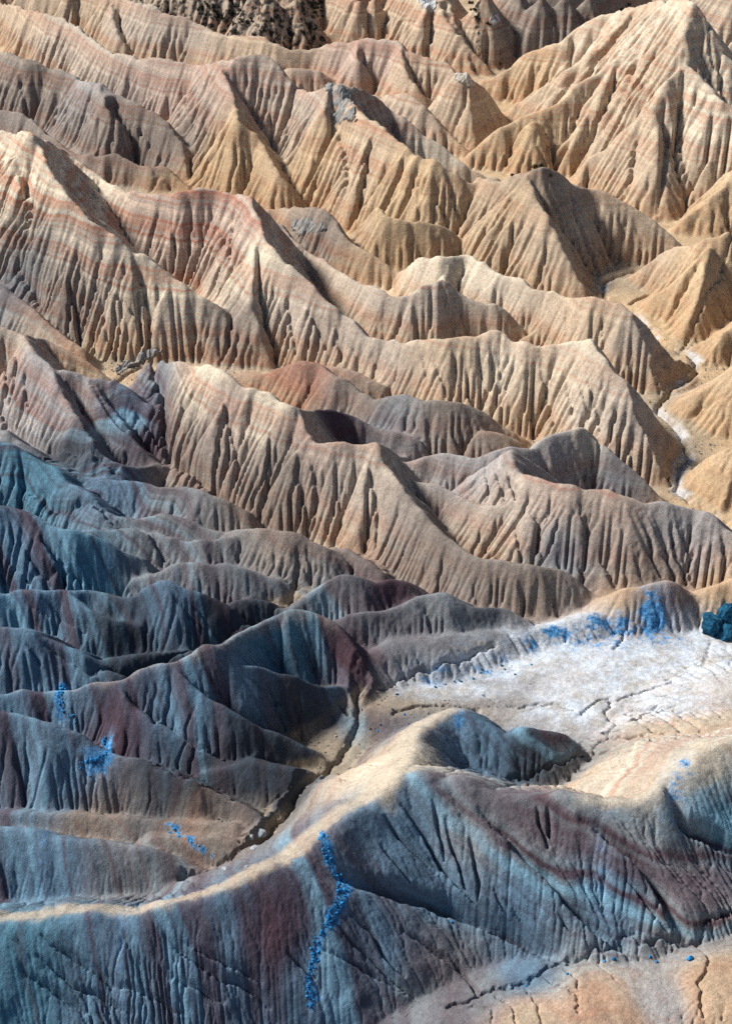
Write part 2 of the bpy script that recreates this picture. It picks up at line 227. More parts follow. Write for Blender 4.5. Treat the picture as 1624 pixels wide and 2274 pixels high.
hill('foreground', 'great foreground ridge with a cream-lit crest and deep blue-grey face',
  (m, [(-120,2052,2405),(-60,2045,2405),(0,2037,2400),(68,2037,2390),(137,2027,2380),(205,2020,2380),(273,2024,2380),(342,2020,2380),(393,2010,2370),(444,1993,2360),(496,1976,2350),(555,1952,2333),(606,1928,2320),(658,1897,2301),(712,1850,2279),(746,1829,2260),(794,1791,2231),(846,1754,2209),(883,1720,2190),(941,1723,2187),(999,1733,2187),(1051,1747,2189),(1110,1757,2197),(1171,1761,2197),(1223,1764,2197),(1274,1774,2197),(1319,1778,2197),(1360,1783,2199),(1411,1778,2199),(1455,1754,2197),(1479,1727,2187),(1513,1713,2179),(1541,1689,2170),(1568,1672,2160),(1600,1660,2150),(1700,1650,2135)]),
  (s, [(720,1850),(745,1942),(800,1972),(863,1990),(931,2024),(982,2051),(1034,2082),(1112,2142)]),
  (s, [(1110,1757),(1095,1830),(1120,1890),(1150,1950),(1165,2000),(1200,2080),(1252,2142)]),
  (s, [(1274,1774),(1288,1836),(1325,1877),(1363,1905),(1377,1955),(1397,2007),(1440,2060),(1500,2090),(1548,2112)]),
  (s, [(1465,1750),(1496,1815),(1541,1860),(1575,1920),(1590,2000),(1602,2068)]), (s, [(1541,1690),(1575,1733),(1610,1760),(1660,1800),(1720,1860)]),
  (s, [(658,1897),(665,1990),(720,2080),(780,2160),(862,2242)]), (s, [(393,2010),(440,2090),(520,2180),(622,2284)]), (s, [(137,2027),(160,2100),(250,2200),(352,2302)]),
  (s, [(990,1733),(985,1800),(1010,1880),(1060,1960),(1105,2050)]), (s, [(820,1772),(870,1840),(930,1910),(1000,1960),(1050,2000)]), (s, [(1190,1762),(1200,1840),(1225,1905)]), (s,[(560,1950),(580,2040),(640,2140),(730,2240)]), r=0.7, k=0.80, flute=0.85, sr=1.8, steep=1.12)
hill('bright_flank', 'hill with a cream left flank and blue-streaked dark face behind the foreground crest',
  (m, [(884,1722,2110),(896,1700,2040),(905,1685,1975),(917,1660,1885),(930,1636,1830),(948,1616,1790),(982,1595,1762),(1006,1588,1752),(1034,1588,1750),(1068,1602,1750),(1103,1619,1752),(1137,1630,1752),(1178,1616,1748),(1216,1626,1744),(1240,1643,1738),(1260,1665,1728),(1293,1703,1715)]), r=0.8)
hill('tan_mound', 'low cracked tan mound at the bottom edge, right of centre',
  (m, [(1000,2310,2400),(1100,2262,2400),(1200,2224,2400),(1300,2200,2400),(1430,2196,2400),(1520,2225,2400),(1548,2285,2420)]), k=0.28, r=3.0, flute=0.3, top='mound')
hill('gold_mound', 'golden mound in the bottom right corner beyond the crack',
  (m, [(1585,2170,2380),(1620,2140,2380),(1700,2130,2380)]), k=0.35, r=3.0, flute=0.3, top='mound')
hill('cream_hollow', 'smooth cream swell behind the right end of the foreground crest',
  (m, [(1330,1760,1785),(1380,1725,1790),(1440,1690,1790),(1500,1665,1790),(1560,1640,1790),(1650,1620,1780)]), k=0.35, r=2.0, flute=0.3, top='mound')
hill('pan_mound', 'low cream mound on the white flat at the right edge',
  (m, [(1500,1600,1660),(1560,1562,1660),(1620,1535,1650),(1720,1520,1640)]), k=0.3, r=2.5, flute=0.3, top='mound')
hill('tawny_nose', 'tawny nose with a lilac tip at the upper rim of the white flat',
  (m, [(1322,1364,1372),(1366,1312,1404),(1411,1301,1408),(1448,1288,1410),(1483,1281,1408),(1500,1295,1402),(1517,1315,1392),(1537,1348,1380)]), flute=0.4, top='hillock')
hill('blue_crust', 'knoll crusted with vivid blue mineral beside the white flat',
  (m, [(1405,1362,1398),(1428,1340,1404),(1448,1325,1408),(1475,1335,1404),(1510,1328,1392),(1540,1345,1384),(1560,1380,1384)]), flute=0.4, r=0.8, top='hillock')
hill('tawny_edge', 'tawny knoll at the right border behind the dark blue boulders',
  (m, [(1528,1318,1335),(1565,1301,1385),(1602,1293,1402),(1690,1288,1405)]), flute=0.4, top='hillock')

# ------------------------------------------------------------------ noise
def lattice(seed): return np.random.default_rng(seed).random((256, 256)).astype(np.float32)
def vnoise(x, y, seed):
    L = lattice(seed)
    xi = np.floor(x).astype(np.int64); yi = np.floor(y).astype(np.int64)
    fx = (x - xi).astype(np.float32); fy = (y - yi).astype(np.float32)
    fx = fx*fx*fx*(fx*(fx*6 - 15) + 10); fy = fy*fy*fy*(fy*(fy*6 - 15) + 10)
    a = xi & 255; b = yi & 255; a1 = (a + 1) & 255; b1 = (b + 1) & 255
    return ((L[a, b]*(1-fx) + L[a1, b]*fx)*(1-fy) + (L[a, b1]*(1-fx) + L[a1, b1]*fx)*fy)*2 - 1
def fbm(x, y, sc, octv, seed, gain=0.5):
    o = 0; a = 1; t = 0
    for i in range(octv):
        c, sn = math.cos(0.6*i + 0.3), math.sin(0.6*i + 0.3)
        o = o + a*vnoise((x*c - y*sn)/sc + 17*i, (x*sn + y*c)/sc + 31*i, seed + i); t += a; a *= gain; sc /= 2.03
    return o/t
def sstep(a, b, x):
    t = np.clip((x - a)/(b - a), 0, 1); return t*t*(3 - 2*t)
def wild(x, y):
    """badland relief where the picture shows nothing"""
    n = 1 - np.abs(fbm(x, y, 55.0, 4, 300, 0.45))*2.2
    return 9.0*np.clip(n, 0, 1)**1.3 - 1.0

# ------------------------------------------------------------------ crest lines in the place
def catmull(P, n=3):
    P = np.asarray(P, float)
    if len(P) < 3: return P
    Q = np.vstack([2*P[0]-P[1], P, 2*P[-1]-P[-2]]); out = []
    for i in range(1, len(Q)-2):
        p0, p1, p2, p3 = Q[i-1:i+3]
        for t in np.arange(n)/n:
            out.append(0.5*((2*p1) + (-p0+p2)*t + (2*p0-5*p1+4*p2-p3)*t*t + (-p0+3*p1-3*p2+p3)*t**3))
    out.append(P[-1]); return np.array(out)
LINES = []      # (points xyz, k, r, flute, hill index, part index)
hill_keys = list(HILLS)
for hi, key in enumerate(hill_keys):
    H = HILLS[key]; k = H['k']; done = []; nspur = 0; nm = 0
    for kind, pts in H['lines']:
        if kind == 'm':
            P = [(u, v, face_height(u, v, vf, k)) for u, v, vf in pts]
            pid = 0 if nm == 0 else None
            nm += 1
        else:
            u0, v0 = pts[0]; best = (1e9, 5.0)
            for D in done:
                for a, b in zip(D[:-1], D[1:]):
                    ab = np.array([b[0]-a[0], b[1]-a[1]]); ap = np.array([u0-a[0], v0-a[1]])
                    t = np.clip(ap @ ab/(ab @ ab + 1e-9), 0, 1); d = np.hypot(*(ap - t*ab))
                    if d < best[0]: best = (d, a[2] + t*(b[2]-a[2]))
            seg = np.hypot(np.diff([p[0] for p in pts]), np.diff([p[1] for p in pts])); cs = np.concatenate([[0], np.cumsum(seg)])/seg.sum()
            h0 = best[1] - (0.9 if H['sr'] > 1.5 else 0.0)
            P = [(p[0], p[1], h0*(1-c)**0.88 - 0.3*c) for p, c in zip(pts, cs)]
            pid = None
        done.append(P)
        if pid is None: nspur += 1; pid = nspur
        W = [(*at(u, v, h), h) for u, v, h in P]
        steep = 1.0 if not any(l[0] == 's' for l in H['lines']) else H['steep']
        LINES.append((catmull(W), k*(steep if kind == 'm' else (1.3 if H['sr'] < 2 else 0.95)), H['r'] if kind == 'm' else H['sr'], H['flute'], hi, pid))
    H['nparts'] = nspur + 1

# ------------------------------------------------------------------ fan-shaped terrain grid (finer near by)
R0, R1, TH = 62.0, 620.0, math.radians(30)
def make_grid(step):
    nb = int(round(math.log(R1/R0)/step)) + 1; na = int(round(2*TH/step)) + 1
    b = np.linspace(0, math.log(R1/R0), nb); a = np.linspace(-TH, TH, na)
    r = R0*np.exp(b)[:, None]; x = r*np.sin(a)[None, :]; y = r*np.cos(a)[None, :]
    return x, y, np.broadcast_to(r, x.shape), b, a
def raise_hills(x, y, r, b, a):
    wx = x + 0.75*fbm(x, y, 6.0, 4, 11, 0.55) + 0.9*fbm(x, y, 30, 2, 15); wy = y + 0.75*fbm(x, y, 6.0, 4, 21, 0.55) + 0.9*fbm(x, y, 30, 2, 25)
    kmod = 1 + 0.10*fbm(x, y, 14.0, 3, 41)
    z = -0.7 + 0.22*fbm(x, y, 16.0, 4, 51) + 0.06*fbm(x, y, 2.5, 3, 57)
    for u, v, ru, rv, up in FLATS:
        x0, y0 = at(u, v); x1, _ = at(u + ru, v); _, y1 = at(u, v - rv)
        z = z + up*np.exp(-(((x-x0)/(x1-x0))**2 + ((y-y0)/(y1-y0))**2)**2)
    wig = 2.2*fbm(x, y, 8.0, 3, 45); dens = sstep(-0.35, 0.45, fbm(x, y, 11.0, 2, 47))
    ident = np.full(x.shape, -1, np.int32)
    db, da = b[1]-b[0], a[1]-a[0]
    for li, (P, k, rr, fl, hi, pid) in enumerate(LINES):
        s0 = 0.0
        for p, q in zip(P[:-1], P[1:]):
            hmax = max(p[2], q[2]); L = math.hypot(q[0]-p[0], q[1]-p[1])
            if L < 1e-6: continue
            rad = (hmax + 1.0)/k + rr + 2.5
            cx, cy = (p[0]+q[0])/2, (p[1]+q[1])/2; rc = math.hypot(cx, cy); ext = rad + L/2
            rlo, rhi = max(rc - ext, R0*0.9), rc + ext
            i0 = int(max(0, (math.log(rlo/R0))/db - 1)); i1 = int(min(len(b), math.log(rhi/R0)/db + 2))
            ac = math.atan2(cx, cy); ad = math.asin(min(1, ext/max(rc, ext + 1e-6)))
            j0 = int(max(0, (ac - ad + TH)/da - 1)); j1 = int(min(len(a), (ac + ad + TH)/da + 2))
            if i1 <= i0 or j1 <= j0: s0 += L; continue
            X = wx[i0:i1, j0:j1]; Y = wy[i0:i1, j0:j1]
            ex, ey = (q[0]-p[0])/L, (q[1]-p[1])/L
            t = np.clip(((X-p[0])*ex + (Y-p[1])*ey)/L, 0, 1)
            dx, dy = X - p[0] - t*L*ex, Y - p[1] - t*L*ey
            d = np.sqrt(dx*dx + dy*dy)
            side = np.sign(dx*ey - dy*ex)
            ss = s0 + t*L - (SLANT.get(hill_keys[hi], 0.3)*d*(side > 0)) + wig[i0:i1, j0:j1]*np.clip(d/5, 0.1, 1)
            amp = fl*min(1.1, max(0.22, hmax/8))
            # straight rills running down from the crest, different on its two sides
            g0 = np.abs(np.interp(ss*0.13 + side*23.9 + li*5.1, XN, FN)); g1 = np.abs(np.interp(ss*0.30 + side*57.3 + li*13.7, XN, FN)); g2 = np.abs(np.interp(ss*0.95 + side*91.1 + li*7.3, XN, FN))
            ramp = np.clip((d - 1.4)/6.5, 0, 1)*(0.25 + 0.9*dens[i0:i1, j0:j1])
            h = p[2] + t*(q[2]-p[2]) + min(0.45, 0.05*hmax + 0.08)*np.interp(ss*0.55 + li*3.3, XN, FN)
            de = np.sqrt(d*d + rr*rr) - rr*0.9; D = (h + 0.9)/k
            qd = de*kmod[i0:i1, j0:j1]/np.maximum(D, 0.3); zz = h - (h + 0.9)*(0.92*qd + 0.08*qd*qd)
            zz = zz - amp*np.clip((d - 0.8)/9.0, 0, 1)*(2.3*np.exp(-g0*4.0) - 0.8)
            fine = np.clip((d - 0.5)/2.0, 0, 1)*np.clip(1.3 - d/9.0, 0.15, 1)*(0.25 + 0.9*dens[i0:i1, j0:j1])
            zz = zz - amp*(1.0*ramp*np.exp(-g1*14.0) + 0.65*fine*np.exp(-g2*10.0)) + amp*ramp*0.15
            Z = z[i0:i1, j0:j1]; mk = zz > Z
            Z[mk] = zz[mk]; ident[i0:i1, j0:j1][mk] = li
            s0 += L
    return z, ident
SLANT = {'foreground': 1.1, 'bright_edge': 0.7, 'purple_foot': 0.8, 'blue_low': 0.8, 'blue_back': 0.6, 'teal': 0.6, 'cracked_foot': 0.7, 'bright_flank': 0.5}
FLATS = [(300,1230,420,200,-1.4),(250,1620,420,160,-0.9),(1430,1500,330,110,0.7),(920,1560,170,45,0.5),(240,745,110,45,0.5),(1300,1690,120,50,0.5)]
XN = np.arange(0, 4000, 0.05); FN = vnoise(XN, np.zeros_like(XN), 77)
OFF8 = [(-1,-1),(-1,0),(-1,1),(0,-1),(0,1),(1,-1),(1,0),(1,1)]
def erode(z, cell, iters, Kc, m_exp, diff, acap, seed):
    nb, na = z.shape; N = nb*na; g = np.random.default_rng(seed)
    idx = np.arange(N).reshape(nb, na)
    jit = [1 + 0.35*g.random(z.shape, dtype=np.float32) for _ in OFF8]
    area = (cell*cell).astype(np.float64)
    for it in range(iters):
        best = np.zeros_like(z); rcv = idx.copy(); true = np.zeros_like(z); drop = np.zeros_like(z)
        zp = np.pad(z, 1, mode='edge')
        for n, (di, dj) in enumerate(OFF8):
            d = z - zp[1+di:1+di+nb, 1+dj:1+dj+na]
            sl_ = d/(cell*math.hypot(di, dj)); w = sl_*jit[n]
            mk = w > best
            best = np.where(mk, w, best); true = np.where(mk, sl_, true); drop = np.where(mk, d, drop)
            rcv = np.where(mk, idx + di*na + dj, rcv)
        # borders keep inside
        rcv = np.clip(rcv, 0, N-1)
        order = np.argsort(-z.ravel(), kind='stable').tolist()
        acc = area.ravel().tolist(); rl = rcv.ravel().tolist()
        for i in order:
            j = rl[i]
            if j != i: acc[j] += acc[i]
        A = np.minimum(np.array(acc).reshape(nb, na), acap)
        inc = np.minimum(Kc*A**m_exp*true, 0.75*drop)
        z = z - inc
        zp = np.pad(z, 1, mode='edge')
        lap = zp[:-2,1:-1] + zp[2:,1:-1] + zp[1:-1,:-2] + zp[1:-1,2:] - 4*z
        z = z + np.minimum(0.18, diff/(cell*cell))*lap
    return z, A
STEP = 0.00128/QUAL
xh, yh, rh, bh, ah = make_grid(STEP*2)
zh, idh = raise_hills(xh, yh, rh, bh, ah)
up_, vp_ = project(xh, yh, zh)
out = np.maximum.reduce([(-70-up_), (up_-1694), (-60-vp_), (vp_-2340)])/120.0
wmask = sstep(0, 1, out); wz = wild(xh, yh)
zw = wz*wmask + (1-wmask)*-5
idh = np.where((zw > zh) & (wmask > 0.05), -2, idh); zh = np.maximum(zh, zw)
zh = zh + 0.10*fbm(xh, yh, 2.2, 4, 61, 0.6) + 0.02*rng.standard_normal(zh.shape)
zh, Ah = erode(zh, rh*STEP*2, 12, 0.034*(0.13 + 0.87*sstep(96, 135, rh)), 0.5, 0.0020, 60.0, 5)

# up to the full grid
X, Y, R, B_, A_ = make_grid(STEP)
def upsample(f):
    fb = np.interp(B_, bh, np.arange(len(bh))); fa = np.interp(A_, ah, np.arange(len(ah)))
    i = np.clip(fb.astype(int), 0, len(bh)-2); j = np.clip(fa.astype(int), 0, len(ah)-2)
    fi = (fb-i)[:, None]; fj = (fa-j)[None, :]
    g = lambda di, dj: f[(i+di)[:, None], (j+dj)[None, :]]
    return g(0,0)*(1-fi)*(1-fj) + g(1,0)*fi*(1-fj) + g(0,1)*(1-fi)*fj + g(1,1)*fi*fj
Z = upsample(zh)
ni = np.clip(np.round(np.interp(B_, bh, np.arange(len(bh)))).astype(int), 0, len(bh)-1)
nj = np.clip(np.round(np.interp(A_, ah, np.arange(len(ah)))).astype(int), 0, len(ah)-1)
IDENT = idh[ni[:, None], nj[None, :]]
Z = Z + 0.055*fbm(X, Y, 0.8, 3, 71, 0.6) + 0.05*(1 - sstep(100, 150, R))*np.abs(fbm(X, Y, 0.55, 2, 251)) + 0.012*rng.standard_normal(Z.shape)
Z, ACC = erode(Z, R*STEP, 3, 0.018*(0.1 + 0.9*sstep(96, 135, R)), 0.5, 0.0006, 200.0, 9)
# thin rills cut where water gathers on the slopes
gb, ga = np.gradient(Z); SLOPE = np.hypot(gb, ga)/(R*STEP)
INC = np.clip(np.log(np.maximum(ACC, 1e-6)/(0.3 + 0.6*sstep(85, 150, R)))/math.log(40), 0, 1)**0.8*sstep(0.2, 0.5, SLOPE)
ip = np.pad(INC, 1, mode='edge'); INC = (2*INC + ip[:-2,1:-1] + ip[2:,1:-1] + ip[1:-1,:-2] + ip[1:-1,2:])/4.0
RILLW = 0.25 + 0.75*sstep(-0.3, 0.4, fbm(X, Y, 13.0, 2, 131))
Z = Z - 1.0*RILLW*INC*(0.5 + 0.5*sstep(94, 122, R))
lR = math.log(R0)
def zat(x, y):
    fb = (math.log(math.hypot(x, y)) - lR)/(B_[1]-B_[0]); fa = (math.atan2(x, y) + TH)/(A_[1]-A_[0])
    i = min(max(int(fb), 0), Z.shape[0]-2); j = min(max(int(fa), 0), Z.shape[1]-2); p, q = min(max(fb-i, 0), 1), min(max(fa-j, 0), 1)
    return Z[i,j]*(1-p)*(1-q) + Z[i+1,j]*p*(1-q) + Z[i,j+1]*(1-p)*q + Z[i+1,j+1]*p*q
def hit(u, v, lo=0.0, hi_=1e9):
    """where the line of sight of a picture point meets the ground"""
    for tries in range(25):
        dx, dy, dz = ray(u, v); t = (CAMH - 26)/(-dz); st = 0.4
        while t < 900:
            x, y, z = dx*t, dy*t, CAMH + dz*t
            if z < zat(x, y): break
            t += st
        d = math.hypot(x, y)
        if lo <= d <= hi_: return x, y, zat(x, y)
        v += 1.5
    return x, y, zat(x, y)
# gullies and long rills seen on the slopes: depth, half width (picture points), path
GULLIES = [tuple(map(float, g_.split(':')[0].split(','))) + ([tuple(map(float, p_.split(','))) for p_ in g_.split(':')[1].split()],) for g_ in '''
1.8,11:760,1949 828,1966 897,1983 948,1997 1016,2014 1085,2034 1110,2044 1160,2080 1230,2120
.9,5:890,1788 914,1819 948,1856 958,1897 982,1925 1034,1979 1085,2034
.7,4:958,1774 969,1829 979,1870 985,1912
.8,4:989,1826 999,1870 1016,1911 1030,1966 1040,1993
.7,4:1044,1863 1051,1904 1061,1955 1061,2007
.7,4:852,1815 880,1856 924,1897 965,1938
.6,4:849,1884 883,1925 917,1966
.6,4:774,2027 822,2068 846,2120 897,2171
.6,5:726,2034 794,2102 863,2171 917,2212
.7,5:897,2068 948,2096 982,2123 1034,2171 1061,2212
.6,4:996,2123 1027,2164 1061,2205
.5,4:719,2109 774,2137 849,2178 897,2212
.5,4:637,2116 668,2144 700,2180
.6,5:96,2082 144,2113 205,2150 250,2190
.6,5:85,2123 137,2161 178,2198 239,2219 300,2260
.6,6:51,2157 103,2188 144,2219 191,2253
.6,5:369,2089 427,2133 496,2174 547,2198 600,2240
.5,4:407,2096 461,2123 530,2157 580,2190
.5,5:359,2161 427,2191 496,2226
.5,4:222,2171 273,2191 342,2219 400,2250
1.3,9:1069,1802 1137,1863 1182,1911 1223,1938 1257,1993 1308,2041 1377,2106
1.3,9:1291,1812 1360,1856 1428,1911 1455,1962 1496,2034 1520,2075
1.5,9:1480,1740 1515,1820 1580,1855 1640,1890
.6,4:1192,1795 1195,1836 1213,1877
.6,4:1216,1795 1216,1856
.6,4:1390,1952 1428,2000 1455,2034
.5,4:1448,2034 1479,2068
.6,5:1096,1979 1120,2020 1150,2060
.6,5:1137,2020 1165,2061
.5,4:1240,2038 1267,2075
1.0,6:496,859 502,914 513,965 526,1010 526,1068
.9,6:661,992 664,1051 668,1110 668,1130
1,6:688,999 702,1068 705,1102 702,1151 688,1189
1,6:811,1030 828,1068 835,1110 839,1161 832,1219
.9,5:606,931 599,999 589,1068 562,1102
.9,5:637,654 644,709 654,760 658,791
1,6:675,675 702,719 722,760 733,791
.8,5:740,705 753,760 760,801
.7,5:777,760 794,794
.6,4:822,760 828,794 846,835
.6,4:890,770 883,815 876,846
.7,4:931,760 941,801 951,849
.8,4:958,777 975,828 992,880
.7,4:1003,767 1013,822 1020,863
.9,5:1030,774 1037,828 1040,880 1054,910
.9,5:1061,767 1064,815 1078,863 1081,907
.8,4:1088,767 1092,828 1088,880
1,5:1110,746 1107,794 1110,846 1110,897
.8,4:1144,774 1141,822 1113,880
1.1,6:1199,777 1206,835 1216,890 1230,941
.8,4:1254,822 1260,863 1274,924
.8,4:1281,828 1295,883 1308,931
.9,5:1301,828 1322,897 1332,965
.6,4:1360,880 1366,948 1370,993
.8,5:1257,668 1260,709 1257,746
.6,4:1206,654 1199,698
.6,4:1336,702 1339,767
.6,4:1397,760 1407,815
.9,5:1120,1040 1141,1088 1144,1110
.8,5:1076,1034 1086,1102
.8,5:1100,1034 1120,1110
.8,5:1315,1117 1308,1161 1301,1189
.6,4:1438,1178 1445,1247
.6,4:1486,1178 1500,1240
.6,4:1530,1180 1538,1240
.8,5:1141,1161 1148,1206 1161,1243
.6,4:1192,1178 1202,1236
.8,5:1329,975 1325,1027 1319,1061
.8,5:1274,1016 1322,1081
.8,5:157,555 137,634 126,668
.9,5:191,582 188,640 185,702 178,719
.8,5:226,647 232,702 239,757
.7,5:253,702 250,760
1.3,7:294,555 308,599 325,658 332,719
.8,5:232,613 267,658 301,702 332,726
.8,5:417,675 431,726 455,777
1.3,8:34,555 55,610 85,654 92,671
.8,5:386,455 383,506 390,555
.7,5:420,461 434,530
.7,5:468,465 492,513 506,547
1,6:523,451 513,530 512,590
1.3,8:20,308 58,396 75,455 55,533
.8,5:82,359 75,444
.9,5:417,164 414,219 393,270
1,5:582,205 575,260
.9,5:654,191 647,239 637,301
1.3,6:740,239 760,301 777,355 767,424
.8,5:897,342 890,393 880,427
.8,4:928,369 931,427 928,479
.7,4:951,383 934,437
.9,5:979,393 969,455 969,492
.8,4:999,427 999,492
.8,5:839,308 801,369 777,424
.9,5:801,420 794,479 791,506
.8,4:880,437 828,479 791,513
1,5:41,137 51,205 62,246
1,5:103,161 133,219 120,284
1,5:202,205 195,260 174,314
.9,5:222,232 219,287 212,332
.8,5:253,253 253,318
.8,5:294,267 301,325 297,349
1,5:260,226 308,280 342,328 362,355
1.8,7:1496,14 1455,58 1424,92 1401,164 1370,222 1349,260 1315,301 1288,342 1274,400
1.2,6:1274,287 1254,335 1230,373
1,5:1209,294 1213,335 1219,362
1.5,6:1421,267 1411,325 1401,403 1383,441
1.5,6:1459,239 1476,291 1472,376 1459,472
1.7,7:1493,191 1517,246 1506,308 1534,393 1544,434
1.3,6:1530,103 1554,147 1575,188
1,5:1551,51 1582,137 1585,198
.7,4:1216,130 1182,171 1151,232
.7,4:1288,96 1233,161 1168,222
.8,4:1353,113 1274,174 1182,236
.8,5:1137,455 1113,496 1090,533
1,6:1260,410 1274,479 1288,533
.8,5:1329,444 1342,513
.7,4:1407,489 1424,540
.6,4:1624,869 1524,934
.7,5:1602,1010 1575,1088
1,5:1517,576 1476,623 1431,658 1397,675
1,6:1582,555 1606,617 1616,658
.7,5:0,1233 34,1257 68,1288
.8,5:55,1195 65,1240 113,1288
.8,5:85,1195 137,1240 188,1295
.5,4:51,1332 109,1377
.6,4:96,1336 137,1370 191,1407
.6,4:373,1312 410,1356 455,1401
.6,4:424,1342 458,1380
.6,4:58,1435 89,1469
.6,4:103,1438 171,1479 205,1503
.7,5:668,1400 678,1442 699,1486
.7,5:740,1452 746,1496
.7,5:332,1571 342,1606
.7,5:359,1595 403,1636 444,1665
.7,4:740,1554 774,1588
.7,5:589,1513 613,1565
1.1,6:10,757 14,828 17,883
1.1,6:41,770 34,846 20,897
.7,4:58,801 55,863 65,904
1.4,7:123,815 171,873 212,931 232,958 273,982
1.2,6:202,852 256,924 294,965 359,1016
1,5:291,897 321,941 359,986
'''.strip().split('\n')]
def seg_window(p, q, ext):
    cx, cy = (p[0]+q[0])/2, (p[1]+q[1])/2; rc = math.hypot(cx, cy); ext = ext + math.hypot(q[0]-p[0], q[1]-p[1])/2
    i0 = np.searchsorted(B_, math.log(max(rc-ext, R0*0.9)/R0)); i1 = np.searchsorted(B_, math.log((rc+ext)/R0))
    ac = math.atan2(cx, cy); ad = math.asin(min(1, ext/rc))
    return slice(i0, i1+1), slice(np.searchsorted(A_, ac-ad), np.searchsorted(A_, ac+ad)+1)
gwx = X + 0.22*fbm(X, Y, 1.6, 3, 201, 0.6); gwy = Y + 0.22*fbm(X, Y, 1.6, 3, 211, 0.6)
GUT = np.zeros_like(Z)
for dep, wpx, pts in GULLIES:
    if dep >= 1.2: dep *= 1.35; wpx *= 1.9
    elif pts[0][1] > 1700: dep *= 1.25; wpx *= 1.25
    P3 = []
    for (u0, v0), (u1, v1) in zip(pts[:-1], pts[1:]):
        nsub = max(2, int(math.hypot(u1-u0, v1-v0)/9))
        P3 += [(u0 + (u1-u0)*f/nsub, v0 + (v1-v0)*f/nsub) for f in range(nsub)]
    P3.append(pts[-1]); Wp = np.array([hit(u, v) for u, v in P3]); tot = len(Wp)
    for _ in range(4):
        if tot > 2 and np.hypot(*np.diff(Wp[:, :2], axis=0).T).max() < 6: Wp[1:-1] = (Wp[:-2] + 2*Wp[1:-1] + Wp[2:])/4
    for n_, (p, q) in enumerate(zip(Wp[:-1], Wp[1:])):
        slant = math.hypot(math.hypot(p[0], p[1]), CAMH); mpp = slant/FPX; L = math.hypot(q[0]-p[0], q[1]-p[1])
        if L < 1e-6 or L > 9*mpp*7: continue
        w = max(wpx*mpp, 1.4*STEP*math.hypot(p[0], p[1])); f = (n_ + 0.5)/tot
        de = dep*min(1, 0.25 + 2.2*f)*min(1, 0.35 + 3*(1-f)); sl2 = seg_window(p, q, w*2 + 0.6); xx, yy = gwx[sl2], gwy[sl2]
        t = np.clip(((xx-p[0])*(q[0]-p[0]) + (yy-p[1])*(q[1]-p[1]))/L**2, 0, 1)
        d = np.hypot(xx - p[0] - t*(q[0]-p[0]), yy - p[1] - t*(q[1]-p[1]))
        GUT[sl2] = np.maximum(GUT[sl2], de*(0.75*np.clip(1 - d/w, 0, 1)**1.2 + 0.25*np.clip(1 - d/(2.2*w), 0, 1)**2))
Z = Z - GUT
CHANNELS = [
 (0.55,1.0,[(1411,593),(1377,603),(1342,617),(1338,655)]),
 (0.6,1.1,[(1380,665),(1397,678),(1440,715),(1472,748),(1505,768),(1537,787),(1547,815),(1523,839),(1479,869),(1457,900),(1479,920),(1513,951),(1527,999),(1510,1033),(1500,1068),(1513,1088),(1560,1120),(1640,1170)]),
 (0.30,0.7,[(1616,640),(1570,700),(1503,767)]),
 (0.40,0.9,[(795,1535),(798,1580),(780,1640),(740,1690),(690,1720),(640,1790),(600,1850),(570,1880),(480,1945),(400,1970)]),
 (0.16,0.45,[(1295,1585),(1329,1558),(1366,1554),(1414,1537),(1489,1520)]),
 (0.18,0.5,[(1363,1555),(1356,1592),(1370,1602),(1346,1643),(1322,1665),(1290,1700),(1220,1732),(1100,1748),(980,1738)]),
 (0.16,0.4,[(1069,1537),(1120,1554),(1195,1554),(1240,1558),(1284,1571)]), (0.14,0.4,[(1400,1615),(1440,1590),(1500,1583)]), (0.14,0.3,[(1560,1480),(1575,1450),(1580,1420)]),
 (0.18,0.5,[(1360,1440),(1375,1425),(1390,1400)]),
 (0.17,0.55,[(1000,2250),(1069,2225),(1155,2198),(1206,2171),(1274,2157),(1315,2143),(1377,2130),(1479,2137),(1548,2137),(1560,2100),(1640,2078)]),
 (0.16,0.5,[(1548,2137),(1572,2190),(1552,2240),(1565,2300)]),
 (0.10,0.35,[(1150,2205),(1168,2235),(1195,2262),(1200,2300)]),(0.10,0.35,[(1190,2185),(1230,2215),(1262,2235),(1290,2270)]),(0.10,0.3,[(1100,2235),(1130,2262),(1140,2300)]),(0.1,0.35,[(1245,2175),(1270,2205),(1275,2230)]),(0.1,0.3,[(1320,2150),(1335,2185),(1360,2200)]),(0.1,0.3,[(1050,2250),(1080,2265),(1085,2300)]),
 (0.7,2.2,[(318,830),(340,870),(358,920),(370,970),(380,1022),(420,1072),(530,1142)]),
 (0.6,1.2,[(-20,915),(60,1000),(150,1042),(262,1078)]), (0.5,1.0,[(51,1110),(120,1148),(205,1165),(273,1199),(328,1230),(366,1257)]),
 (0.6,1.0,[(565,1392),(480,1432),(430,1446),(330,1482),(200,1512)]), (0.4,0.8,[(670,1275),(650,1320),(640,1340),(600,1372)]), (0.5,0.9,[(780,1240),(840,1268),(900,1288),(960,1322)]),
 (0.4,0.8,[(0,1310),(150,1306),(290,1318)]), (0.5,1.0,[(-20,1660),(200,1700),(400,1770),(560,1795)]), (0.3,0.6,[(800,1545),(880,1512),(1000,1474),(1100,1448)]), (0.25,0.6,[(880,1580),(960,1562),(1060,1570)]),
 (0.5,1.0,[(335,748),(338,800)]), (0.35,0.8,[(260,832),(300,812),(340,806)])]
cwx = X + 0.55*fbm(X, Y, 1.5, 4, 111, 0.6) + 0.5*fbm(X, Y, 6, 1, 117); cwy = Y + 0.70*fbm(X, Y, 1.5, 4, 121, 0.6) + 0.5*fbm(X, Y, 6, 1, 127)
CUT = np.zeros_like(Z)
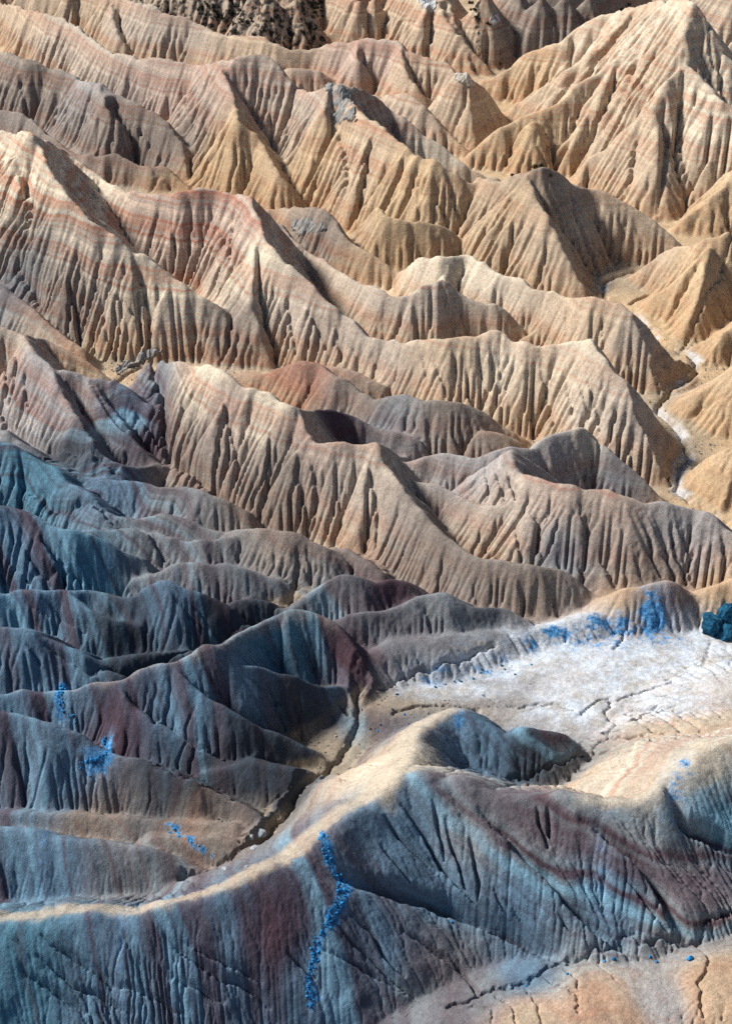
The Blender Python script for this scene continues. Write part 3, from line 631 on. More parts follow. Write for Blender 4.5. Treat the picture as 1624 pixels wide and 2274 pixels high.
for w, dep, pts in CHANNELS:
    P = catmull([(*at(u, v, 0), 0) for u, v in pts])
    for p, q in zip(P[:-1], P[1:]):
        sl2 = seg_window(p, q, w*4 + 1); xx, yy = cwx[sl2], cwy[sl2]; L = math.hypot(q[0]-p[0], q[1]-p[1]) + 1e-9
        t = np.clip(((xx-p[0])*(q[0]-p[0]) + (yy-p[1])*(q[1]-p[1]))/L**2, 0, 1)
        d = np.hypot(xx - p[0] - t*(q[0]-p[0]), yy - p[1] - t*(q[1]-p[1]))
        CUT[sl2] = np.maximum(CUT[sl2], dep*np.exp(-(d/(0.75*w))**1.3))
WASH = np.full_like(Z, 99.0)
for hw, flo, pts in [(1.1, -0.35, CHANNELS[0][2]), (1.1, -0.35, CHANNELS[1][2]), (0.4, -0.1, CHANNELS[3][2][:8])]:
    P = catmull([(*at(u, v, 0), 0) for u, v in pts]); dd = np.full_like(Z, 99.0)
    for p, q in zip(P[:-1], P[1:]):
        sl2 = seg_window(p, q, 12); xx, yy = cwx[sl2], cwy[sl2]; L = math.hypot(q[0]-p[0], q[1]-p[1]) + 1e-9
        t = np.clip(((xx-p[0])*(q[0]-p[0]) + (yy-p[1])*(q[1]-p[1]))/L**2, 0, 1)
        dd[sl2] = np.minimum(dd[sl2], np.hypot(xx - p[0] - t*(q[0]-p[0]), yy - p[1] - t*(q[1]-p[1])))
    Z = np.minimum(Z, flo + 0.12*fbm(X, Y, 2.0, 3, 171) + 1.3*np.maximum(0, dd - hw))
    if hw == 1.1: WASH = np.minimum(WASH, dd)
Z = Z - CUT
U, V = project(X, Y, Z)

# ------------------------------------------------------------------ what the ground is made of
# (u, v, albedo, band tint, band strength, dip of the beds)
GOLD=(.47,.345,.215); TAN=(.455,.36,.262); BEIGE=(.42,.358,.295); CREAM=(.56,.487,.38); PINK=(.41,.32,.265); BROWN=(.235,.20,.172)
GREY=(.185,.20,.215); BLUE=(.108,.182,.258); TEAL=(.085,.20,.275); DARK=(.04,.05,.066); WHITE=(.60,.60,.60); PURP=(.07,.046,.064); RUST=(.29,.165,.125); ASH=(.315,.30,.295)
CREAM2 = (.47,.415,.335)
CTRL = [
 (150,30,TAN,.5,0),(350,60,BEIGE,.5,0),(600,120,TAN,.6,0),(850,60,TAN,.7,0),(1000,60,TAN,.7,0),(1200,40,BROWN,.6,0),(1350,80,TAN,.5,0),(1540,60,CREAM,.5,0),(1450,60,CREAM,.5,0),(1600,120,CREAM,.6,0),(1420,180,TAN,.6,0),(1290,130,CREAM,.4,0),
 (1550,250,CREAM,.6,0),(1400,330,TAN,.4,0),(1490,400,TAN,.4,0),(1200,180,GOLD,.5,0),(1150,300,GOLD,.4,0),(1600,450,GOLD,.3,0),(1150,450,GOLD,.3,0),(1350,500,TAN,.4,0),(1560,650,GOLD,.3,0),
 (1590,800,GOLD,.2,0),(1580,950,GOLD,.2,0),(1580,1080,GOLD,.2,0),(900,170,TAN,.7,0),(800,300,TAN,.7,0),(700,380,GOLD,.4,0),(900,450,GOLD,.3,0),(500,350,GOLD,.3,0),(880,560,GOLD,.2,0),
 (400,200,PINK,.6,0),(200,130,BEIGE,.6,0),(80,180,BROWN,.7,0),(250,260,BROWN,.7,0),(350,320,BROWN,.5,0),(150,310,BROWN,.5,0),(60,330,CREAM,.9,0),(120,400,CREAM,1.,0),(230,560,BEIGE,1.,0),(60,520,BROWN,.9,0),
 (350,480,PINK,1.,0),(450,470,PINK,1.,0),(560,480,PINK,.8,0),(580,590,CREAM,.6,0),(650,700,BEIGE,.5,0),(800,800,BEIGE,.4,0),(1000,820,TAN,.4,0),(1200,850,TAN,.4,0),(1400,960,BEIGE,.4,0),(1300,720,TAN,.4,0),(1420,800,BEIGE,.4,0),
 (700,560,BROWN,.8,0),(850,690,BEIGE,.6,0),(1000,680,BEIGE,.6,0),(950,590,CREAM,.4,0),(400,650,CREAM,.9,0),(380,740,BEIGE,.6,0),(500,720,BROWN,.7,0),(150,690,BROWN,.5,.1),(300,770,TAN,.4,0),(30,620,GREY,.5,.1),
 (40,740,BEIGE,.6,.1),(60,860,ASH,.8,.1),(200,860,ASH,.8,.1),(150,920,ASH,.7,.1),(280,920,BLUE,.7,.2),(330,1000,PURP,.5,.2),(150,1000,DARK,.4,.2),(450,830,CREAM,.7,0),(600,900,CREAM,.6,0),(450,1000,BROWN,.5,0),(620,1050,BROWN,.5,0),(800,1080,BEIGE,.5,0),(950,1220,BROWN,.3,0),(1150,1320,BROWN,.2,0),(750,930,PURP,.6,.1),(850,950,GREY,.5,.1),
 (660,830,RUST,.5,0),(800,900,BROWN,.4,0),(1000,930,BROWN,.4,0),(1050,1050,ASH,.6,0),(1250,980,ASH,.5,0),(1350,1050,GREY,.5,0),(1300,1150,BROWN,.5,0),(1500,1180,ASH,.4,0),(1450,1270,BROWN,.3,0),(1130,1180,BEIGE,.5,0),(1240,1240,GREY,.4,0),
 (80,1050,TEAL,.7,.5),(250,1100,BLUE,.7,.6),(400,1120,GREY,.5,.6),(60,1230,BLUE,.9,.8),(200,1240,TEAL,.9,.8),(400,1220,GREY,.5,.7),(620,1220,BROWN,.3,.3),(350,1270,GREY,.6,.8),(500,1270,GREY,.5,.7),
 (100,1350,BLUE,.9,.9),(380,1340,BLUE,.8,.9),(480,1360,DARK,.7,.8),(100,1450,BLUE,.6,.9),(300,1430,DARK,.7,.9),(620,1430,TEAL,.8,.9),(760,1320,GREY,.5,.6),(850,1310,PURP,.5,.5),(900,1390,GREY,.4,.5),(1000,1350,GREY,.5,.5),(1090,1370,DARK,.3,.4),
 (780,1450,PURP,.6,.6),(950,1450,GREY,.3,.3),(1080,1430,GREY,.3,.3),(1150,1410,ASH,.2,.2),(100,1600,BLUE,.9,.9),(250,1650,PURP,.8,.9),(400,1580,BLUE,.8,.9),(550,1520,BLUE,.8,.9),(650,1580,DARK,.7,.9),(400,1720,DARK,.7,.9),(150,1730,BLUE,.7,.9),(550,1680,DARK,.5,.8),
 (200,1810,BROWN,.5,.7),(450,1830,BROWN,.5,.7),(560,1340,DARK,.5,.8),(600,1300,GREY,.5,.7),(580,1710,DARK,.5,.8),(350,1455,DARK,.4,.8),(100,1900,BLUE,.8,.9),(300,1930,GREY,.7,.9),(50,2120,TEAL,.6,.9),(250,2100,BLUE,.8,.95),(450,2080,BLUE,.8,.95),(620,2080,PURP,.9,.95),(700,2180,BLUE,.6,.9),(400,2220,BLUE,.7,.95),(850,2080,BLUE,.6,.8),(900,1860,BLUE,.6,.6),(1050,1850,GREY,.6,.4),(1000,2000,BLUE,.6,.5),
 (1180,1860,GREY,.9,.35),(1150,2000,BLUE,.8,.35),(1350,1850,GREY,1.,.3),(1350,2000,BLUE,.9,.3),(1500,1850,GREY,.9,.3),(1520,2000,GREY,.9,.3),(1600,1800,TEAL,.8,.3),(1000,2150,GREY,.6,.5),(1060,2195,GREY,.6,.5),(960,2230,GREY,.6,.5),(1160,2165,BLUE,.5,.4),(1080,1650,BLUE,.9,.5),(1180,1680,DARK,.8,.5),
 (850,1700,CREAM,.3,.2),(1420,1740,CREAM2,.7,.1),(1300,1740,CREAM2,.7,.1),(1560,1700,CREAM2,.6,.1),(1550,1600,CREAM2,.6,0),(1330,2225,CREAM2,.8,.1),(1450,2230,ASH,.7,.2),(1600,2200,TAN,.4,0),(1180,2262,CREAM2,.6,.1),(1380,2255,CREAM2,.6,.1),
 (880,90,PINK,.6,0),(800,88,PINK,.6,0),(860,270,PINK,.6,0),(950,330,CREAM,.4,0),(1040,380,CREAM,.3,0),(1000,630,CREAM,.3,0),(1250,770,CREAM,.3,0),(1130,770,CREAM,.3,0),(1300,960,CREAM,.4,0),(870,1000,ASH,.4,0),(690,970,PINK,.5,0),(640,1010,BROWN,.4,0),(505,960,PINK,.5,0),(600,1100,BROWN,.3,0),(460,1060,BROWN,.3,0),(1100,1300,BROWN,.2,0),(1200,1310,BROWN,.2,0),(1250,1085,PINK,.5,0),(1360,1108,PINK,.5,0),(100,350,CREAM,.9,0),(250,510,CREAM,1.,0),(370,640,CREAM,.8,0),(720,200,BEIGE,.4,0),(580,130,BEIGE,.5,0),(540,180,PINK,.5,0),(200,185,ASH,.5,0),(1190,400,BROWN,.3,0),(1180,480,TAN,.3,0),(1280,480,BEIGE,.3,0),
 (1400,1330,GOLD,.3,0),(1500,1300,PINK,.3,0),(1500,1360,PURP,.3,0),(1600,1320,GOLD,.3,0),(1450,1360,BLUE,.2,0),(1300,1400,WHITE,.1,0),(1500,1470,WHITE,.05,0),(1300,1480,WHITE,.1,0),(1580,1430,WHITE,.05,0)]
def colour_field(x, y):
    cu = np.array([hit(c[0], c[1])[:2] for c in CTRL])
    lr = np.log(np.hypot(x, y)); th = np.arctan2(x, y)
    vals = np.array([[*c[2], c[3], c[4]] for c in CTRL])
    outv = np.zeros(x.shape + (5,), np.float32); den = np.zeros(x.shape, np.float32)
    for (px, py), vv in zip(cu, vals):
        d2 = (lr - math.log(math.hypot(px, py)))**2 + (th - math.atan2(px, py))**2
        w = 1/(d2 + 2.5e-4)**2.0
        den += w; outv += w[..., None]*vv
    return outv/den[..., None]
ck = colour_field(xh[::3, ::3], yh[::3, ::3])
bq, aq = bh[::3], ah[::3]
def up3(f):
    fb = np.interp(B_, bq, np.arange(len(bq))); fa = np.interp(A_, aq, np.arange(len(aq)))
    i = np.clip(fb.astype(int), 0, len(bq)-2); j = np.clip(fa.astype(int), 0, len(aq)-2)
    fi = (fb-i)[:, None]; fj = (fa-j)[None, :]
    g = lambda di, dj: f[(i+di)[:, None], (j+dj)[None, :]]
    return g(0,0)*(1-fi)*(1-fj) + g(1,0)*fi*(1-fj) + g(0,1)*(1-fi)*fj + g(1,1)*fi*fj
F5 = [up3(ck[..., c]) for c in range(5)]
ALB = np.stack(F5[:3], -1).astype(np.float32); BAND = F5[3]; DIP = F5[4]
STRATA = (1-DIP)*Z + DIP*(0.75*X + 0.15*Z) + 0.5*fbm(X, Y, 6.0, 3, 91)
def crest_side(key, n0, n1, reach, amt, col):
    """tan ground on the far side of a crest line, its sunlit lightness painted in"""
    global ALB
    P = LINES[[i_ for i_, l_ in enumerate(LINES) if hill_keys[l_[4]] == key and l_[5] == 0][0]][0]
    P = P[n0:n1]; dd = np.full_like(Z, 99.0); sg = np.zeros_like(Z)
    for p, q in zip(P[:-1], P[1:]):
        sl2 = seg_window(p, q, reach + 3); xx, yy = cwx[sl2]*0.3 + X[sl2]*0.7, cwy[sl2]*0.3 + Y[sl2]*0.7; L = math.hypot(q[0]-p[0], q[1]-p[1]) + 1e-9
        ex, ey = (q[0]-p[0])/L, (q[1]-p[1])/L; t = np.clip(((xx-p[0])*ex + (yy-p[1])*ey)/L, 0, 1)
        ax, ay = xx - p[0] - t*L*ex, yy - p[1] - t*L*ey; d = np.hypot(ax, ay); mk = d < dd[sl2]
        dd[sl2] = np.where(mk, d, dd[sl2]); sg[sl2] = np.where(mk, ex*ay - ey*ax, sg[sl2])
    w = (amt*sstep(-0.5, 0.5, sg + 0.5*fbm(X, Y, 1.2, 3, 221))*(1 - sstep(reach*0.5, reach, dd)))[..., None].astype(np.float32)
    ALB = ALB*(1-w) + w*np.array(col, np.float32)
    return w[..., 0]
cw1 = crest_side('foreground', 0, 55, 3.4, 0.8, (.43,.37,.285)); cw2 = crest_side('bright_flank', 0, 20, 4.0, 0.85, (.45,.39,.305)); cw3 = crest_side('bright_edge', 0, 60, 1.6, 0.5, (.33,.31,.29)); cw4 = crest_side('foreground', 82, 140, 5.0, 0.75, (.44,.385,.305))  # far slopes and bright edge: tan ground colour with sunlight painted into it
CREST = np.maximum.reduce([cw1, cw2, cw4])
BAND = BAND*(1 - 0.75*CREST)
WARM = sstep(0.04, 0.14, ALB[..., 0] - ALB[..., 2])
low_gold = (WARM*(1 - sstep(0.5, 5.0, Z + 1.2*fbm(X, Y, 9.0, 3, 141)))*0.5)[..., None]  # warm ground turns golden brown towards low elevations
ALB = ALB*(1-low_gold) + low_gold*np.array([.40,.285,.165], np.float32)
ALB = ALB*(1 + 0.0*sstep(-0.02, 0.05, ALB[..., 2:3] - ALB[..., 0:1]))
COOL = sstep(-0.02, 0.06, ALB[..., 2] - ALB[..., 0])
def blob(u, v, ru, rv, z=0.5):
    """soft mask round a place on the ground, in metres"""
    x0, y0, z0 = hit(u, v); rx = ru*math.dist((x0, y0, z0), (0, 0, CAMH))/FPX; ry = rx*rv/ru*1.5
    return np.exp(-(((X-x0)/rx)**2 + ((Y-y0)/ry)**2))
low = 1 - sstep(-0.45, 0.15, Z - 0.6*np.clip(sum(blob(u_, v_, a_, b_) for u_, v_, a_, b_, _ in FLATS), 0, 1))
SALT = np.zeros_like(Z)
for u, v, ru, rv in [(1480,1480,230,75),(1300,1460,170,45),(1600,1460,120,80),(1350,1560,150,50),(1120,1480,150,35),(1230,1410,130,30),(1500,1560,120,40)]:
    SALT = np.maximum(SALT, blob(u, v, ru, rv))
for u, v, ru, rv in [(1000,1530,130,28),(1250,1600,140,40),(1480,1640,120,40)]:
    SALT = np.maximum(SALT, 0.7*blob(u, v, ru, rv))
SALT = np.clip(SALT*1.6, 0, 1)*(1 - sstep(0.9, 2.6, Z))
SALT = np.maximum(SALT, 0.6*(1 - sstep(0.7, 1.3, WASH))*sstep(-0.25, 0.35, fbm(X, Y, 5.0, 4, 161)))
MUD = np.zeros_like(Z)
for u, v, ru, rv in [(900,1545,150,40),(730,1690,110,60),(600,1860,90,50),(420,1960,200,25),(240,745,130,55),(480,1275,80,16),(650,1320,60,45),(1380,1350,60,30),(1370,2245,270,55),(1600,2180,90,120),(1500,960,60,150),(1400,620,60,30),(1530,790,40,40),(1300,1730,200,30),(1080,1590,120,20),(560,1900,40,16)]:
    MUD = np.maximum(MUD, np.clip(1.5*blob(u, v, ru, rv, 0.0), 0, 1))
MUD = MUD*low*(1-SALT)
BLU = np.zeros_like(Z)
for u, v, ru, rv, amt in [(1445,1372,40,30,.85),(1330,1383,60,18,.7),(1180,1430,30,20,.6),(1230,1400,45,16,.7),(1380,1400,60,22,.6),(1500,1440,60,20,.3),(1330,1430,140,30,.5),(1250,1415,90,25,.5),(1450,1420,120,25,.5),(955,1520,55,12,.5),(1000,1500,60,10,.5),(1080,1490,60,12,.5),(1120,1470,60,10,.45),(220,1690,40,22,.8),(240,1660,14,12,.9),(130,1550,10,22,1),(100,1860,9,60,.5),(270,2090,7,90,.45),(1020,1600,18,22,.7),(1500,1760,30,40,.5),(1520,1700,25,30,.5),(1330,1920,20,60,.35),(235,1250,15,18,.4),(160,1310,16,40,.35)]:
    BLU = np.maximum(BLU, amt*blob(u, v, ru, rv, 1.0))
VEINS = [
 ('long vivid blue vein of clods running down the foreground face', [(713,1845,7),(717,1865,11),(722,1895,11),(727,1915,6),(735,1935,5),(750,1950,9),(760,1970,13),(755,2000,14),(742,2025,12),(730,2045,11),(722,2060,7),(712,2075,6),(702,2090,5),(697,2105,9),(700,2125,11),(695,2145,8),(688,2160,6),(684,2185,5),(688,2205,9),(693,2225,10),(686,2243,6)], 250, 1),
 ('short forked blue vein of clods on the long bright-edged ridge', [(137,1526,9),(136,1540,9),(135,1555,7),(141,1580,5),(155,1592,3),(170,1602,3)], 44, 2),
 ('sparse blue vein of clods on the dark purple and teal hillside', [(225,1640,5),(240,1655,9),(238,1680,9),(215,1690,14),(190,1695,10),(178,1705,6),(205,1735,4)], 64, 3),
 ('blue clods in a short patch on the rugged ground behind the foreground crest', [(365,1845,6),(385,1850,8),(402,1862,7),(440,1880,4),(455,1888,5),(475,1905,3)], 26, 4)]
for lab_, path, n_, sd_ in VEINS:
    for a, b in zip(path[:-1], path[1:]):
        for f in np.arange(0, 1, 6/max(6, math.hypot(b[0]-a[0], b[1]-a[1]))):
            w = a[2] + (b[2]-a[2])*f; x0, y0, z0 = hit(a[0] + (b[0]-a[0])*f, a[1] + (b[1]-a[1])*f)
            rad = w*1.15*math.hypot(math.hypot(x0, y0), CAMH)/FPX; sl2 = seg_window((x0, y0), (x0 + 0.01, y0), rad*3)
            BLU[sl2] = np.maximum(BLU[sl2], (1.0 if sd_ == 1 else 0.75)*np.exp(-((cwx[sl2]-x0)**2 + (cwy[sl2]-y0)**2)/rad**2))
SCRUB = np.where(np.isin(IDENT, [i_ for i_, l_ in enumerate(LINES) if hill_keys[l_[4]] == 'far_dark']), 0.46, 0.0)
for u, v, ru, rv, amt in [(1210,394,26,14,.3),(1060,40,12,40,.6),(1110,130,10,30,.4)]:
    SCRUB = np.maximum(SCRUB, amt*blob(u, v, ru, rv, 3.0))

# ------------------------------------------------------------------ materials
def nn(nt, t, **kw):
    n = nt.nodes.new(t)
    for a, b in kw.items(): setattr(n, a, b)
    return n
def mixc(nt, fac, a, b, mode='MIX'):
    n = nn(nt, 'ShaderNodeMix', data_type='RGBA', blend_type=mode)
    for sock, val in ((n.inputs[0], fac), (n.inputs[6], a), (n.inputs[7], b)):
        if hasattr(val, 'links'): nt.links.new(val, sock)
        elif isinstance(val, tuple): sock.default_value = (*val, 1)
        else: sock.default_value = val
    return n.outputs[2]
def mth(nt, op, *ins, clamp=False):
    n = nn(nt, 'ShaderNodeMath', operation=op, use_clamp=clamp)
    for sock, val in zip(n.inputs, ins):
        if hasattr(val, 'links'): nt.links.new(val, sock)
        else: sock.default_value = val
    return n.outputs[0]
def ramp(nt, fac, stops):
    n = nn(nt, 'ShaderNodeValToRGB'); nt.links.new(fac, n.inputs[0]); e = n.color_ramp.elements
    while len(e) < len(stops): e.new(0.5)
    for el, (p, c) in zip(e, stops): el.position = p; el.color = (c, c, c, 1) if not isinstance(c, tuple) else (*c, 1)
    return n.outputs[0]
def noise(nt, scale, detail=3, rough=0.55, vec=None, dim='3D', w=None):
    n = nn(nt, 'ShaderNodeTexNoise', noise_dimensions=dim); n.inputs['Scale'].default_value = scale
    n.inputs['Detail'].default_value = detail; n.inputs['Roughness'].default_value = rough
    if vec is not None: nt.links.new(vec, n.inputs['Vector'])
    if w is not None: nt.links.new(w, n.inputs['W'])
    return n.outputs[0]
def attr(nt, name, out='Fac'):
    n = nn(nt, 'ShaderNodeAttribute', attribute_name=name); return n.outputs[out]
def clay(name, rich):
    mat = bpy.data.materials.new(name); mat.use_nodes = True
    nt = mat.node_tree; bs = nt.nodes['Principled BSDF']
    bs.inputs['Roughness'].default_value = 0.95; bs.inputs['Specular IOR Level'].default_value = 0.15
    pos = nn(nt, 'ShaderNodeNewGeometry').outputs['Position']
    alb = attr(nt, 'albedo', 'Color'); strata = attr(nt, 'strata'); band = attr(nt, 'band'); cool = attr(nt, 'cool')
    salt = attr(nt, 'salt'); mud = attr(nt, 'mud'); blu = attr(nt, 'mineral'); scrub = attr(nt, 'scrub')
    patch = noise(nt, 0.3, 3, 0.6, pos)
    sw = mth(nt, 'ADD', strata, mth(nt, 'MULTIPLY', patch, 0.7))
    b1 = noise(nt, 0.42, 2, 0.6, dim='1D', w=sw); b2 = noise(nt, 1.7, 1.5, 0.5, dim='1D', w=mth(nt, 'ADD', sw, 31.0))
    bandmask = mth(nt, 'MULTIPLY', ramp(nt, b1, [(0.50, 0.0), (0.58, 1.0)]), band)
    palemask = mth(nt, 'MULTIPLY', ramp(nt, b1, [(0.36, 1.0), (0.45, 0.0)]), mth(nt, 'MULTIPLY', band, 0.9))
    thinmask = mth(nt, 'MULTIPLY', ramp(nt, b2, [(0.54, 0.0), (0.62, 1.0)]), mth(nt, 'MULTIPLY', band, 0.55))
    tint = mixc(nt, cool, (.95, .70, .635), (.70, .48, .54))
    pale = mixc(nt, cool, (1.38, 1.36, 1.30), (1.6, 1.9, 1.95))
    c = mixc(nt, bandmask, alb, mixc(nt, mth(nt, 'MULTIPLY', cool, 0.75), mixc(nt, 1.0, alb, tint, 'MULTIPLY'), (.085, .062, .076)))
    c = mixc(nt, thinmask, c, mixc(nt, 1.0, c, tint, 'MULTIPLY'))
    c = mixc(nt, palemask, c, mixc(nt, mth(nt, 'MULTIPLY', cool, 0.8), mixc(nt, 1.0, c, pale, 'MULTIPLY'), (.19, .36, .47)))
    c = mixc(nt, mth(nt, 'MULTIPLY', mud, 0.8), c, mixc(nt, patch, (.38, .31, .22), (.27, .22, .16)))
    if rich:
        saltn = noise(nt, 0.16, 6, 0.65, pos)
        saltm = mth(nt, 'MULTIPLY', salt, ramp(nt, saltn, [(0.30, 0.25), (0.52, 1.0)]))
        c = mixc(nt, saltm, c, mixc(nt, ramp(nt, noise(nt, 0.45, 5, 0.65, pos), [(.36, 0.0), (.6, 1.0)]), (.40, .385, .36), (.56, .62, .69)))
        bn = noise(nt, 1.1, 5, 0.7, pos)
        c = mixc(nt, mth(nt, 'MULTIPLY', blu, mth(nt, 'MULTIPLY', ramp(nt, bn, [(.38, 0.0), (.6, 1.0)]), 0.75)), c, (.30, .46, .66))
        bm = ramp(nt, mth(nt, 'ADD', blu, mth(nt, 'MULTIPLY', mth(nt, 'SUBTRACT', bn, 0.5), 1.5)), [(0.40, 0.0), (0.62, 1.0)])
        bm = mth(nt, 'MULTIPLY', bm, mth(nt, 'MULTIPLY', blu, 2.0, clamp=True), clamp=True)
        c = mixc(nt, bm, c, mixc(nt, ramp(nt, noise(nt, 2.3, 3, 0.6, pos), [(.35, 0.0), (.65, 1.0)]), (.015, .10, .24), (.13, .36, .66)))
        sn2 = noise(nt, 0.5, 5, 0.7, pos)
        sm = ramp(nt, mth(nt, 'ADD', scrub, mth(nt, 'MULTIPLY', mth(nt, 'SUBTRACT', sn2, 0.5), 1.6)), [(0.42, 0.0), (0.58, 1.0)])
        c = mixc(nt, mth(nt, 'MULTIPLY', sm, mth(nt, 'MULTIPLY', scrub, 3.0, clamp=True), clamp=True), c, (.035, .032, .028))
    g1 = noise(nt, 2.0, 2.5, 0.65, pos); g2 = patch
    grain = mth(nt, 'ADD', mth(nt, 'MULTIPLY', g1, 0.7), mth(nt, 'MULTIPLY', g2, 0.5))
    c = mixc(nt, 1.0, c, ramp(nt, grain, [(0.32, 0.62), (0.60, 1.0), (0.85, 1.3)]), 'MULTIPLY')
    nt.links.new(c, bs.inputs['Base Color'])
    vor = nn(nt, 'ShaderNodeTexVoronoi', feature='DISTANCE_TO_EDGE'); vor.inputs['Scale'].default_value = 3.0
    wv = nn(nt, 'ShaderNodeVectorMath', operation='ADD'); nt.links.new(pos, wv.inputs[0])
    wn_ = nn(nt, 'ShaderNodeTexNoise'); wn_.inputs['Scale'].default_value = 1.2; nt.links.new(pos, wn_.inputs['Vector']); nt.links.new(wn_.outputs['Color'], wv.inputs[1])
    nt.links.new(wv.outputs[0], vor.inputs['Vector'])
    crack = ramp(nt, vor.outputs['Distance'], [(0.0, 0.0), (0.06, 1.0)])
    hgt = mth(nt, 'ADD', mth(nt, 'MULTIPLY', noise(nt, 1.5, 3, 0.6, pos), 0.45), mth(nt, 'MULTIPLY', crack, 0.22))
    bump = nn(nt, 'ShaderNodeBump'); bump.inputs['Strength'].default_value = 0.55; bump.inputs['Distance'].default_value = 0.3
    nt.links.new(hgt, bump.inputs['Height']); nt.links.new(bump.outputs[0], bs.inputs['Normal'])
    return mat
mat = clay('badland_clay', False); mat_rich = clay('badland_clay_crusted', True)

# ------------------------------------------------------------------ meshes: the terrain split along its gullies
nb, na = Z.shape
# smooth normals over the whole surface so that pieces join without seams
dXb, dYb, dZb = (np.gradient(q, axis=0) for q in (X, Y, Z)); dXa, dYa, dZa = (np.gradient(q, axis=1) for q in (X, Y, Z))
NX = dYa*dZb - dZa*dYb; NY = dZa*dXb - dXa*dZb; NZ = dXa*dYb - dYa*dXb
nl = np.sqrt(NX*NX + NY*NY + NZ*NZ); NRM = np.stack([NX/nl, NY/nl, NZ/nl], -1).astype(np.float32).reshape(-1, 3)
if NRM[:, 2].mean() < 0: NRM = -NRM
CO = np.stack([X, Y, Z], -1).astype(np.float32).reshape(-1, 3)
ATTRS = dict(strata=STRATA, band=BAND, cool=COOL, salt=SALT, mud=MUD, mineral=BLU, scrub=SCRUB)
ATTRS = {k_: np.clip(v_, -1e4, 1e4).astype(np.float32).reshape(-1) for k_, v_ in ATTRS.items()}
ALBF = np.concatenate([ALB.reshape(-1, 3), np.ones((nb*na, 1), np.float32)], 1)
ii = np.arange(nb*na, dtype=np.int32).reshape(nb, na)
FACES = np.stack([ii[:-1, :-1], ii[:-1, 1:], ii[1:, 1:], ii[1:, :-1]], -1).reshape(-1, 4)
fid = IDENT[:-1, :-1].reshape(-1)
def sheet(name, faces, parent=None):
    used, inv = np.unique(faces, return_inverse=True)
    me = bpy.data.meshes.new(name); nv, nf = len(used), len(faces)
    me.vertices.add(nv); me.vertices.foreach_set('co', CO[used].ravel())
    me.loops.add(nf*4); me.loops.foreach_set('vertex_index', inv.astype(np.int32).ravel())
    me.polygons.add(nf); me.polygons.foreach_set('loop_start', np.arange(0, nf*4, 4, dtype=np.int32))
    me.polygons.foreach_set('use_smooth', np.ones(nf, bool))
    for k_, v_ in ATTRS.items():
        at_ = me.attributes.new(k_, 'FLOAT', 'POINT'); at_.data.foreach_set('value', v_[used])
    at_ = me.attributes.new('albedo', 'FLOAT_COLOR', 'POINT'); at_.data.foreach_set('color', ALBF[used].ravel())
    me.update(calc_edges=True)
    me.normals_split_custom_set_from_vertices(NRM[used])
    me.materials.append(mat_rich if max(ATTRS[q][used].max() for q in ('salt', 'mineral', 'scrub')) > 0.05 else mat)
    o = bpy.data.objects.new(name, me); scn.collection.objects.link(o)
    if parent: o.parent = parent
    return o
# make face orientation point up
f0 = FACES[0]; e1 = CO[f0[1]]-CO[f0[0]]; e2 = CO[f0[2]]-CO[f0[0]]
if np.cross(e1, e2)[2] < 0: FACES = FACES[:, ::-1].copy()
line_hill = np.array([l[4] for l in LINES]); line_part = np.array([l[5] for l in LINES])
order_f = np.argsort(fid, kind='stable'); sf = fid[order_f]
cuts = np.concatenate([[0], np.nonzero(np.diff(sf))[0] + 1, [len(sf)]])
byline = {int(sf[a]): FACES[order_f[a:b]] for a, b in zip(cuts[:-1], cuts[1:])}
g_ = sheet('ground', byline[-1]); g_['kind'] = 'structure'; g_['label'] = 'dry tan mud floor and white salt flat between the ridges'; g_['category'] = 'ground'
if -2 in byline:
    t_ = sheet('terrain', byline[-2]); t_['kind'] = 'structure'; t_['label'] = 'further bare clay ridges around the view'; t_['category'] = 'terrain'
for hi, key in enumerate(hill_keys):
    H = HILLS[key]; mains = [li for li in range(len(LINES)) if line_hill[li] == hi and line_part[li] == 0 and li in byline]
    subs = [li for li in range(len(LINES)) if line_hill[li] == hi and line_part[li] > 0 and li in byline]
    if not mains:
        if not subs: continue
        mains = [subs.pop(0)]
    mains += [li for li in subs if len(byline[li]) <= 60]; subs = [li for li in subs if len(byline[li]) > 60]
    root = sheet(H['name'], np.concatenate([byline[li] for li in mains]))
    root['kind'] = 'structure'; root['label'] = H['label']; root['category'] = H['name']
    for li in subs:
        sheet('spur', byline[li], root)

